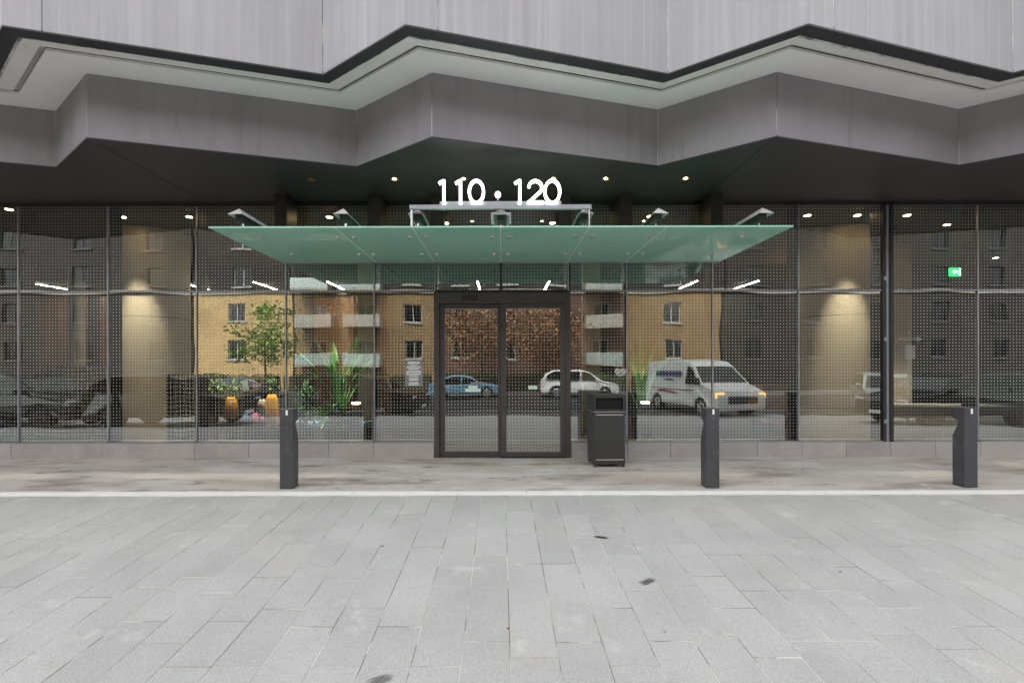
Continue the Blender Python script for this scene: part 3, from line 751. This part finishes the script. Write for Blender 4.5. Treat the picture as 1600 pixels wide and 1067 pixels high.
def digit(ch, pxl, pxr, pyb=318.5, pyt=281.5):
    xl, xr = X(pxl, SY), X(pxr, SY); zb, zt = Z(pyb, SY), Z(pyt, SY); w = .030; h = zt-zb; W_ = xr-xl
    if ch == '0':
        rx, rz = W_/2-w/2, h/2-w/2+.004; P = [([(W_/2+rx*math.cos(a), h/2+rz*math.sin(a)) for a in [2*math.pi*i/36 for i in range(36)]], True)]
    elif ch == '1':
        P = [([(W_-w/2, 0), (W_-w/2, h)], False), ([(.012, h-.045), (W_-w*.9, h-w/2)], False)]
    else:
        r = W_/2-w/2; cx, cz = W_/2, h-W_/2
        arc = [(cx+r*math.cos(a), cz+r*math.sin(a)) for a in [math.pi*1.0-.0-(math.pi*1.22)*i/18 for i in range(19)]]
        P = [(arc + [(w*.55, w*.5)], False), ([(0.0, w/2), (W_, w/2)], False)]
    b = stroke(P, w); b.v = [(x+xl, y+SY, z+zb) for x, y, z in b.v]
    o = b.build('numeral', 'sign_glow', t, off=to)
    return o
digit('1', 685, 696); digit('1', 711, 722); digit('0', 732, 758); digit('1', 803.5, 814.5); digit('2', 825, 849); digit('0', 850, 877)
o = B().cyl((X(778.5, SY), SY-.02, Z(304.5, SY)), (X(778.5, SY), SY+.02, Z(304.5, SY)), .035, n=20).build('dot', 'sign_glow', t, off=to)
B().cyl((X(778.5, SY), SY+.005, Z(313.5, SY)), (X(778.5, SY), SY+.005, Z(308.9, SY)), .008, n=8).build('dot_stem', 'steel', o, off=to)

# ------------------------------------------------------------------ soffit downlights
names = ['unlit recessed downlight in the black soffit, leftmost of the row', 'lit recessed downlight left of the numerals', 'lit recessed downlight behind the left numerals', 'lit recessed downlight behind the right numerals', 'lit recessed downlight just right of the numerals', 'lit recessed downlight, rightmost of the soffit row']
for px, lb in zip((487, 617, 725, 865, 947, 1072), names):
    d = 6.68; t = thing('soffit_downlight', lb, 'downlight', (X(px, d), d, ZS), group='downlights in the black soffit')
    b = B(); n = 20
    for r0, r1, za, zb in ((.062, .048, -.010, -.010), (.062, .062, -.010, -.0005), (.048, .045, -.010, -.0005)):
        vs = [(r0*math.cos(2*math.pi*i/n), r0*math.sin(2*math.pi*i/n), za) for i in range(n)] + [(r1*math.cos(2*math.pi*i/n), r1*math.sin(2*math.pi*i/n), zb) for i in range(n)]
        b.add(vs, [(i, (i+1) % n, n+(i+1) % n, n+i) for i in range(n)])
    b.build('ring', 'brass', t)
    B().cyl((0,0,-.004), (0,0,-.001), .044, n=16).build('reflector', 'brass', t)
    B().cyl((0,0,-.007), (0,0,-.0045), .024, n=16).build('lamp', 'lamp_warm' if px != 487 else 'brass', t)
    if px != 487:
        li = bpy.data.lights.new('lamp_beam', 'SPOT'); li.energy = 3.5; li.spot_size = R(95); li.spot_blend = .7; li.color = (1, .80, .55); li.shadow_soft_size = .03
        lo = link('lamp_beam', li, t); lo.location = (0, 0, -.02)

# ------------------------------------------------------------------ bollards
def bollard(x, y, label):
    t = thing('bollard', label, 'bollard', (x, y, gz(y)), group='dark grey bollards along the kerb')
    w, dp, h = .083, .16, 1.0
    prof = [(0,0), (dp,0), (dp,h-.37), (dp*.50,h-.19), (dp*.62,h-.165), (dp,h-.135), (dp,h-.012), (dp-.01,h), (0,h)]
    B().prism([(v, z) for v, z in prof], lambda u, v, s: (s, u-.08, v), -w, w).build('post', 'bollard_paint', t, bevel=.003)
    B().box(-.005, .02, -.0825, -.0805, h-.075, h-.012).build('label_plate', 'label_white', t)
    for z in (h-.115, h-.235): B().cyl((.008, -.083, z), (.008, -.0802, z), .006, n=10).build('bolt', 'steel', t)
for px, lb in ((447.5, 'dark bollard left of the door, in front of the yellow bags'), (1113, 'dark notched bollard between the litter bin and the movement joint'), (1516, 'dark notched bollard at the far right')):
    bollard(X(px, 5.83), 5.9, lb)

# ------------------------------------------------------------------ litter bin
by = 6.93; bx0, bx1 = X(927, by), X(976, by); bcx = (bx0+bx1)/2; hw = (bx1-bx0)/2
t = thing('litter_bin', 'black metal litter bin with slot opening right of the door', 'bin', (bcx, by+.23, gz(by)), R(1.5)); H = 1.07; dp = .23
b = B().box(-hw, hw, -dp, dp, .045, .82)
b.build('body', 'bin_paint', t, bevel=.006)
# hood with a real opening
ho = B(); oz0, oz1, ow = .865, 1.035, hw-.028
ho.box(-hw, -ow, -dp, -dp+.02, .835, H).box(ow, hw, -dp, -dp+.02, .835, H).box(-ow, ow, -dp, -dp+.02, .835, oz0).box(-ow, ow, -dp, -dp+.02, oz1, H)
ho.box(-hw, -hw+.02, -dp+.02, dp, .835, H).box(hw-.02, hw, -dp+.02, dp, .835, H).box(-hw+.02, hw-.02, dp-.02, dp, .835, H).box(-hw-.004, hw+.004, -dp-.004, dp+.004, H, H+.012)
hood = ho.build('hood', 'bin_paint', t)
B().box(-ow-.002, ow+.002, -dp+.03, -dp+.04, oz0-.01, oz1+.01).build('opening_shade_sheet', 'void', hood)  # near-black sheet stands in for the shade behind the opening
B().box(-hw-.003, hw+.003, -dp-.004, dp+.003, .822, .834).build('lip', 'bright_metal', t)
B().box(-hw+.02, hw-.02, -dp-.010, -dp-.001, .13, .775).build('door_panel', 'bin_paint', t, bevel=.004)
B().box(-hw+.03, hw-.03, -dp-.013, -dp-.0005, .782, .79).box(-hw+.03, hw-.03, -dp-.013, -dp-.0005, .112, .12).build('door_trim', 'beam_metal', t)
for sx in (-hw+.025, hw-.025):
    for sy in (-dp+.025, dp-.025): B().box(sx-.018, sx+.018, sy-.018, sy+.018, 0, .045).build('foot', 'bin_paint', t)

# ------------------------------------------------------------------ notices on the glass
t = thing('notice_poster', 'grey notice with white lines of print on glass left of the door', 'poster', (X(646.5, GY), GY-.001, Z(603, GY)))
hw_, hh = 13.6/94.67, 41/94.67
B().box(-hw_, hw_, -.003, -.0005, 0, hh).build('sheet', 'label_grey', t)
k = random.Random(3); b = B()
def textrow(b, zc, hgt, wid, y=-.0036):
    x = -wid/2
    while x < wid/2:
        w = min(k.uniform(.006, .013), wid/2-x)
        b.box(x, x+w*.86, y, y+.0004, zc-hgt/2*k.uniform(.8,1.1), zc+hgt/2*k.uniform(.75,1.15)); x += w
for zc, hgt, wid in ((.385,.034,.2), (.345,.012,.12), (.325,.015,.22), (.305,.014,.26), (.278,.018,.18), (.238,.026,.25), (.198,.024,.24), (.163,.016,.15), (.125,.02,.15), (.10,.018,.15), (.055,.02,.15), (.025,.018,.18)):
    textrow(b, zc, hgt, wid)
tag(b.build('lettering', 'label_white', t), kind='stuff')
t = thing('no_smoking_decal', 'two small white crossed circle decals on glass above the bin', 'decal', (X(969.5, GY), GY-.001, Z(588, GY)))
for sx in (-.047, .047):
    b = B(); n = 24
    vs = [(sx+r*math.cos(2*math.pi*i/n), -.002, .085+r*math.sin(2*math.pi*i/n)) for r in (.043, .029) for i in range(n)]
    b.add(vs, [(i, (i+1) % n, n+(i+1) % n, n+i) for i in range(n)])
    b.add([(sx-.026,-.0025,.103),(sx-.018,-.0025,.111),(sx+.026,-.0025,.067),(sx+.018,-.0025,.059)], [(0,3,2,1)])
    b.add([(sx-.02,-.0022,.081),(sx+.014,-.0022,.081),(sx+.014,-.0022,.089),(sx-.02,-.0022,.089)], [(0,1,2,3)])
    b.build('symbol', 'label_white', t)
b = B(); textrow(b, .026, .012, .16, -.002); textrow(b, .010, .010, .07, -.002); tag(b.build('lettering', 'label_white', t), kind='stuff')

# ------------------------------------------------------------------ across the street (seen mirrored in the glass)
OY = -20.7
def opposite(x0, x1, h, mat, label, sp=3.2, ww=1.3, wh=1.45, balc=(), upper='brick_dark', frame='window_white', name='apartment_building', zsplit=7.7):
    t = thing(name, label, 'building', ((x0+x1)/2, OY, RZ)); w = (x1-x0)/2
    n = max(1, int((x1-x0-.8)//sp)); st_ = (x1-x0)/n; cols = [-w+st_*(i+.5) for i in range(n)]
    fl, z0, g0 = 2.85, .5, 2.0; nf = int((h-g0)//fl); y0_, y1_ = -.35, 0
    lo, up = B(), B()
    def band(za, zb, holes):
        for q0, q1, b in ((za, min(zb, zsplit), lo), (max(za, zsplit), zb, up)):
            if q1 - q0 < .01: continue
            e = [-w] + (sum([[c-ww/2, c+ww/2] for c in cols], []) if holes else []) + [w]
            for i in range(0, len(e), 2): b.box(e[i], e[i+1], y0_, y1_, q0, q1)
    band(0, g0, False)
    for f in range(nf):
        zz = g0+f*fl; band(zz, zz+z0, False); band(zz+z0, zz+z0+wh, True); band(zz+z0+wh, zz+fl, False)
    if h-g0-nf*fl > .05: band(g0+nf*fl, h, False)
    lo.build('lower_wall', mat, t); up.build('upper_wall', upper, t)
    B().box(-w-.02, w+.02, .001, .10, zsplit-.12, zsplit+.12).build('string_course', 'stone_band', t)
    B().box(-w, w, -9, -.36, 0, h-.1).build('core', 'roofing', t)
    B().box(-w-.1, w+.1, -9, .15, h, h+.35).build('roof', 'roofing', t)
    wm = B().box(-ww/2, -ww/2+.07, -.2, -.12, 0, wh).box(ww/2-.07, ww/2, -.2, -.12, 0, wh).box(-ww/2+.07, ww/2-.07, -.2, -.12, 0, .07).box(-ww/2+.07, ww/2-.07, -.2, -.12, wh-.07, wh).box(-.03, .03, -.2, -.12, .07, wh-.07).mesh('window', frame)
    pm_ = B().box(-ww/2+.07, ww/2-.07, -.17, -.15, .07, wh-.07).mesh('pane', 'window_glass')
    sm = B().box(-ww/2-.1, ww/2+.1, .0, .08, -.12, -.0).mesh('sill', 'stone_band' if frame == 'window_white' else frame)
    for f in range(nf):
        zz = g0+f*fl
        for i, c in enumerate(cols):
            o = link('window', wm, t); o.location = (c, 0, zz+z0)
            link('pane', pm_, o); link('sill', sm, o)
            if i in balc:
                bo = B().box(c-1.4, c+1.4, .0, 1.2, zz-.02, zz+.16).build('balcony', 'stone_band', t)
                B().box(c-1.4, c+1.4, 1.14, 1.18, zz+.17, zz+.95).box(c-1.4, c-1.36, .02, 1.13, zz+.17, zz+.95).box(c+1.36, c+1.4, .02, 1.13, zz+.17, zz+.95).build('balustrade', 'stone_band' if f % 2 else 'paint_silver', bo)
    return t
opposite(-46, -24.2, 17, 'brick_dark', 'dark brown apartment block across the street, farthest left', sp=4.2, frame='dark_trim')
opposite(-24, -16.4, 15, 'brick_tan', 'yellow tan brick block across the street mirrored at left', sp=3.6)
opposite(-16.2, -5.2, 15.6, 'brick_ochre', 'ochre brick block with balconies across the street', balc=(0, 1))
opposite(-5, 9.6, 16.5, 'brick_brown', 'red brown brick block across the street facing the door', balc=(3,))
opposite(9.8, 17, 15, 'brick_ochre', 'ochre brick block across the street mirrored behind the van', sp=3.5)
opposite(17.2, 46, 17.5, 'brick_dark', 'dark brown apartment block across the street, farthest right', sp=4.2, frame='dark_trim')

def tree(loc, h, r, mat, label, seed, n=4200, tw=.12, ls=.26):
    k = random.Random(seed); t = thing('street_tree', label, 'tree', loc)
    b = B(); th = h*.38
    b.path([(0,0,0), (.03,0,th*.5), (0,.05,th), (.05,.02,h*.75)], [tw, tw*.8, tw*.7, tw*.25], 8)
    tips = []
    for i in range(11):
        a = i*2.4; z = th*(.85+.09*i); l = r*k.uniform(.6,.95)
        e = (math.cos(a)*l, math.sin(a)*l, z+l*k.uniform(.35,.8)); m_ = (e[0]*.45, e[1]*.45, z+(e[2]-z)*.6)
        b.path([(0,0,z), m_, e], [tw*.4, tw*.25, tw*.08], 5); tips += [e, m_]
    b.build('trunk', 'bark', t)
    tips += [(k.uniform(-.5,.5)*r, k.uniform(-.5,.5)*r, h-k.uniform(.2,1)) for _ in range(6)]
    cr = B()
    for i in range(n):
        c = Vector(k.choice(tips)); p = c + Vector((k.gauss(0,1), k.gauss(0,1), k.gauss(0,.8)))*r*.22
        d = Vector((k.uniform(-1,1), k.uniform(-1,1), k.uniform(-.8,.5))).normalized(); s_ = d.orthogonal().normalized(); l = ls*k.uniform(.6,1.3)
        cr.add([p, p+d*l*.5+s_*l*.28, p+d*l, p+d*l*.5-s_*l*.28], [(0,1,2,3)])
    tag(cr.build('crown', mat, t), kind='stuff')
tree((-15.6, -13.0+.3-3, RZ+.04), 5.9, 1.7, 'leaf_lime', 'small lime green street tree mirrored at left of the glass', 1, 1500, .09)
tree((-1.4, -17.0, RZ+.04), 6.6, 2.4, 'leaf_autumn', 'larger rust orange autumn tree mirrored in the left door leaf', 2)
tree((3.2, -17.3, RZ+.04), 6.0, 2.2, 'leaf_autumn', 'smaller rust orange autumn tree mirrored in the right door leaf', 3)

def hedge(x0, x1, label, seed, h=1.25):
    k = random.Random(seed); t = thing('clipped_hedge', label, 'hedge', ((x0+x1)/2, -19.4, RZ+.04)); w = (x1-x0)/2
    b = B(); 
    for i in range(int((x1-x0)*260)):
        f = k.random(); x = k.uniform(-w, w); y, z = (k.uniform(.3,.55), k.uniform(.05, h)) if f < .7 else (k.uniform(-.5,.5), h+k.uniform(-.08,.1))
        d = Vector((k.uniform(-1,1), k.uniform(-.3,1), k.uniform(-.6,.8))).normalized(); s_ = d.orthogonal().normalized(); l = k.uniform(.08,.16); p = Vector((x,y,z))
        b.add([p, p+d*l*.5+s_*l*.3, p+d*l, p+d*l*.5-s_*l*.3], [(0,1,2,3)])
    tag(b.build('leaves', 'leaf_dark', t), kind='stuff')
    B().box(-w, w, -.45, .38, 0, h-.06).build('inner_branches', 'bark', t)
for i, (a, c, lb) in enumerate(((-24, -16.6, 'hedge before the yellow block across the street'), (-16.0, -5.4, 'hedge before the balconied ochre block across the street'), (-4.6, 9.4, 'hedge before the red brown block across the street'), (10, 16.8, 'hedge before the ochre block mirrored behind the van'))):
    hedge(a, c, lb, 40+i)
# vehicles
def car(name, cat, label, loc, rz, paint, prof, glass, L0, wid, hb, hr, tuck, wheels, wr, lamps, extras=None, group=None):
    """prof: side outline (x, z); width narrows above the beltline hb towards the roof hr"""
    t = thing(name, label, cat, loc, rz, group)
    def hwid(z):
        if z <= hb: return wid/2 - .05*max(0, (.45-z)/.45)
        return wid/2 - tuck*(z-hb)/(hr-hb)
    # outline with wheel arches cut along the bottom edge
    bot = []
    zb = min(z for _, z in prof)
    for wx in sorted(wheels, reverse=False):
        ar = wr+.05
        for i in range(11):
            a = math.pi - math.pi*i/10; x = wx+ar*math.cos(a); z = wr+ar*math.sin(a)
            if z >= zb-.001: bot.append((x, max(z, zb)))
    outl = bot + list(prof)            # prof runs front -> roof -> rear
    # body shell: left and right skins + band across
    n = len(outl); b = B()
    vs = [(x, -hwid(z), z) for x, z in outl] + [(x, hwid(z), z) for x, z in outl]
    b.add(vs, [tuple(range(n)), tuple(range(2*n-1, n-1, -1))] + [(i, n+i, n+(i+1) % n, (i+1) % n) for i in range(n)])
    body = b.build('body', paint, t, bevel=.03, seg=2)
    for poly in glass:
        for s in (-1, 1):
            B().add([(x, s*(hwid(z)+.008), z) for x, z in poly] + [(x, s*(hwid(z)-.01), z) for x, z in poly],
                    [tuple(range(len(poly))), tuple(range(2*len(poly)-1, len(poly)-1, -1))] + [(i, len(poly)+i, len(poly)+(i+1) % len(poly), (i+1) % len(poly)) for i in range(len(poly))]).build('side_window', 'window_glass', t)
    for (xa, za, xb, zb_, nm) in extras or ():
        d = Vector((xb-xa, 0, zb_-za)); nrm = Vector((-d.z, 0, d.x)).normalized()*.012
        if nrm.z < 0: nrm = -nrm
        ia, ib = hwid(za)-.09, hwid(zb_)-.1
        q = [(xa, -ia, za), (xa, ia, za), (xb, ib, zb_), (xb, -ib, zb_)]
        B().add([tuple(Vector(p)+nrm) for p in q] + [tuple(Vector(p)-nrm) for p in q], [(0,1,2,3),(7,6,5,4),(0,4,5,1),(1,5,6,2),(2,6,7,3),(3,7,4,0)]).build(nm, 'window_glass', t)
    for wx in wheels:
        for s in (-1, 1):
            yo = s*(wid/2-.03); yi = s*(wid/2-.25)
            w_ = B().cyl((wx, yi, wr), (wx, yo, wr), wr, n=24).build('wheel', 'rubber', t)
            B().cyl((wx, yo+s*.001, wr), (wx, yo+s*.012, wr), wr*.64, wr*.6, n=20).build('rim', 'plastic_black' if paint == 'paint_black' else 'rim', w_)
            sp = B()
            for j in range(5):
                a = 2*math.pi*j/5; sp.cyl((wx, yo+s*.013, wr), (wx+math.cos(a)*wr*.58, yo+s*.02, wr+math.sin(a)*wr*.58), .03, n=5)
            sp.build('spokes', 'plastic_black' if paint == 'paint_black' else 'galvanised', w_)
    fx = max(x for x, _ in prof); rx = min(x for x, _ in prof)
    for s in (-1, 1):
        lx, lz, lw, lh, on = lamps
        B().box(lx, lx+.06, s*(wid/2-.12)-lw/2, s*(wid/2-.12)+lw/2-.0, lz, lz+lh).build('headlight', 'headlamp' if on else 'headlamp_glass', t, bevel=.015)
        B().box(rx-.02, rx+.05, s*(wid/2-.16)-.09, s*(wid/2-.16)+.09, lz, lz+lh+.1).build('tail_light', 'graphic_red', t, bevel=.01)
        B().box(fx-1.55 if cat != 'van' else fx-1.12, (fx-1.55 if cat != 'van' else fx-1.12)+.12, s*(wid/2+.09)-.1, s*(wid/2+.09)+.1, hb+.0, hb+(.17 if cat != 'van' else .3)).build('mirror', paint if cat != 'van' else 'plastic_black', t, bevel=.03)
    B().box(fx-.03, fx+.02, -wid/2+.4, wid/2-.4, lamps[1]-.22, lamps[1]+.06).build('grille', 'plastic_black', t, bevel=.01)
    B().box(fx-.02, fx+.03, -.26, .26, lamps[1]-.36, lamps[1]-.25).build('licence_plate', 'label_white', t)
    return t
RD = RZ-.06
# van
vp = [(2.62,.32),(2.72,.45),(2.72,.82),(2.62,1.06),(1.78,1.30),(1.08,1.98),(.75,2.16),(-.2,2.24),(-2.55,2.22),(-2.68,2.1),(-2.74,.9),(-2.74,.35),(-2.6,.3)]
van = car('delivery_van', 'van', 'white delivery van with dark lettering mirrored in the glass right of the bin', (X(1092, 20.0), 15.32-20.0, RD), R(80), 'paint_white', vp,
    [[(1.62,1.30),(.62,1.26),(.62,1.98),(1.0,1.93)]], 5.4, 2.02, 1.25, 2.24, .20, (1.72,-1.75), .36, (2.62,.80,.34,.2,True),
    [(1.74,1.34,1.10,1.96,'windscreen')])
b = B(); k = random.Random(8)
for s in (-1, 1):
    x = -1.9
    while x < .1:
        w = k.uniform(.12,.2); zz = 1.62; hw2 = 1.01-.2*(zz-1.25)/.99
        b.box(x, x+w*.8, s*(hw2+.012)-.006, s*(hw2+.012)+.006, 1.55, 1.78); x += w
    for i in range(8): b.box(-1.2+.1*i, -1.2+.1*i+.07, s*(1.01-.2*(1.42-1.25)/.99+.012)-.006, s*(1.01-.2*(1.42-1.25)/.99+.012)+.006, 1.38, 1.46)
tag(b.build('lettering', 'graphic_navy', van), kind='stuff')
for s in (-1, 1):
    B().prism([(-1.9,.86),(-1.4,.97),(-.5,.93),(.1,.84),(-.6,.86),(-1.3,.88)], lambda u, v, w: (u, w, v), s*1.013, s*1.019).build('swoosh', 'graphic_red', van)
    B().box(-2.2, 1.3, s*1.012-.006, s*1.012+.006, 1.0, 1.03).build('side_moulding', 'plastic_black', van)
# cars
sedan = [(2.2,.25),(2.28,.4),(2.26,.6),(2.1,.74),(1.05,.94),(.45,1.30),(-.1,1.43),(-.75,1.43),(-1.45,1.18),(-1.75,1.02),(-2.2,.97),(-2.28,.75),(-2.28,.35),(-2.15,.25)]
sglass = [[(.92,.95),(.42,1.26),(-.12,1.37),(-.15,.95)], [(-.22,.95),(-.2,1.37),(-.72,1.37),(-1.35,1.12),(-1.3,.97)]]
suv = [(2.3,.3),(2.4,.5),(2.38,.78),(2.2,.95),(1.2,1.10),(.55,1.55),(0,1.68),(-1.6,1.66),(-2.05,1.45),(-2.3,1.08),(-2.36,.7),(-2.34,.4),(-2.2,.3)]
uglass = [[(1.05,1.10),(.52,1.50),(.05,1.61),(0,1.10)], [(-.08,1.10),(-.05,1.61),(-1.0,1.60),(-1.0,1.10)], [(-1.08,1.10),(-1.08,1.60),(-1.6,1.59),(-1.95,1.40),(-2.0,1.12)]]
def suv_at(label, loc, rz, paint):
    return car('parked_car', 'car', label, loc, rz, paint, suv, uglass, 4.7, 1.9, 1.08, 1.68, .22, (1.45,-1.42), .36, (2.28,.74,.34,.13,False), [(1.16,1.14,.58,1.54,'windscreen'), (-2.07,1.42,-2.28,1.12,'rear_window')], 'cars parked along the street')
def sedan_at(label, loc, rz, paint):
    return car('parked_car', 'car', label, loc, rz, paint, sedan, sglass, 4.5, 1.8, .93, 1.43, .2, (1.4,-1.38), .33, (2.16,.56,.34,.12,False), [(1.02,.97,.48,1.28,'windscreen'), (-1.72,1.05,-.82,1.42,'rear_window')], 'cars parked along the street')
suv_at('white sport utility car mirrored behind the right door leaf', (4.9, -14.0, RD), R(3), 'paint_white')
sedan_at('pale blue saloon car mirrored in the left door leaf', (-2.3, -14.0, RD), R(0), 'paint_blue')
suv_at('black car mirrored behind the tall plant left of the door', (-5.6, -3.9, RD), R(8), 'paint_black')
suv_at('silver green car mirrored in the pane right of the movement joint', (16.2, -4.2, RD), R(120), 'paint_silver')
suv_at('nearer black car mirrored behind the grid screens at far left', (-15.6, .1, RZ+.01), R(2), 'paint_black')
suv_at('added black car darkening the reflection behind the far right bollard', (14.6, .2, RZ+.01), R(178), 'paint_black')  # added car; its dark mirror image lets the desk show
suv_at('nearer black car mirrored beside the thick left column', (-10.7, .0, RZ+.01), R(-2), 'paint_black')
sedan_at('dark saloon car mirrored at the far left panes', (-16.5, -14.0, RD), R(180), 'paint_black')
# one-way street sign
t = thing('street_sign', 'black one way arrow sign on a post mirrored right of the movement joint', 'sign', (12.75, .8, gz(.8)))
B().cyl((0,0,0), (0,0,2.95), .03, n=10).build('post', 'galvanised', t)
zs = 2.68
pl_ = B().box(-.45, .45, .032, .038, zs-.15, zs+.15).build('plate', 'sign_black', t)
b = B()
for a in ((-.44,.44,-.14,-.128), (-.44,.44,.128,.14), (-.44,-.428,-.128,.128), (.428,.44,-.128,.128)): b.box(a[0], a[1], .0385, .0395, zs+a[2], zs+a[3])
b.build('border', 'sign_white', pl_)
B().prism([(.40,0),(.22,.11),(.22,.06),(-.40,.06),(-.40,-.06),(.22,-.06),(.22,-.11)], lambda u, v, w: (u, w, zs+v), .0385, .0395).build('arrow', 'sign_white', pl_)
cu = bpy.data.curves.new('lettering', 'FONT'); cu.body = 'ONE WAY'; cu.size = .105; cu.align_x = 'CENTER'; cu.align_y = 'CENTER'; cu.extrude = .0004
tmp = bpy.data.objects.new('tmp', cu); C.objects.link(tmp)
bpy.context.view_layer.update()
me = bpy.data.meshes.new_from_object(tmp.evaluated_get(bpy.context.evaluated_depsgraph_get())); bpy.data.objects.remove(tmp)
me.materials.clear(); me.materials.append(MATS['sign_black'])
o = link('lettering', me, pl_); o.location = (-.06, .041, zs); o.rotation_euler = (R(90), 0, R(180))
B().box(-.15, .15, .032, .037, zs-.62, zs-.2).build('lower_plate', 'sign_white', t)
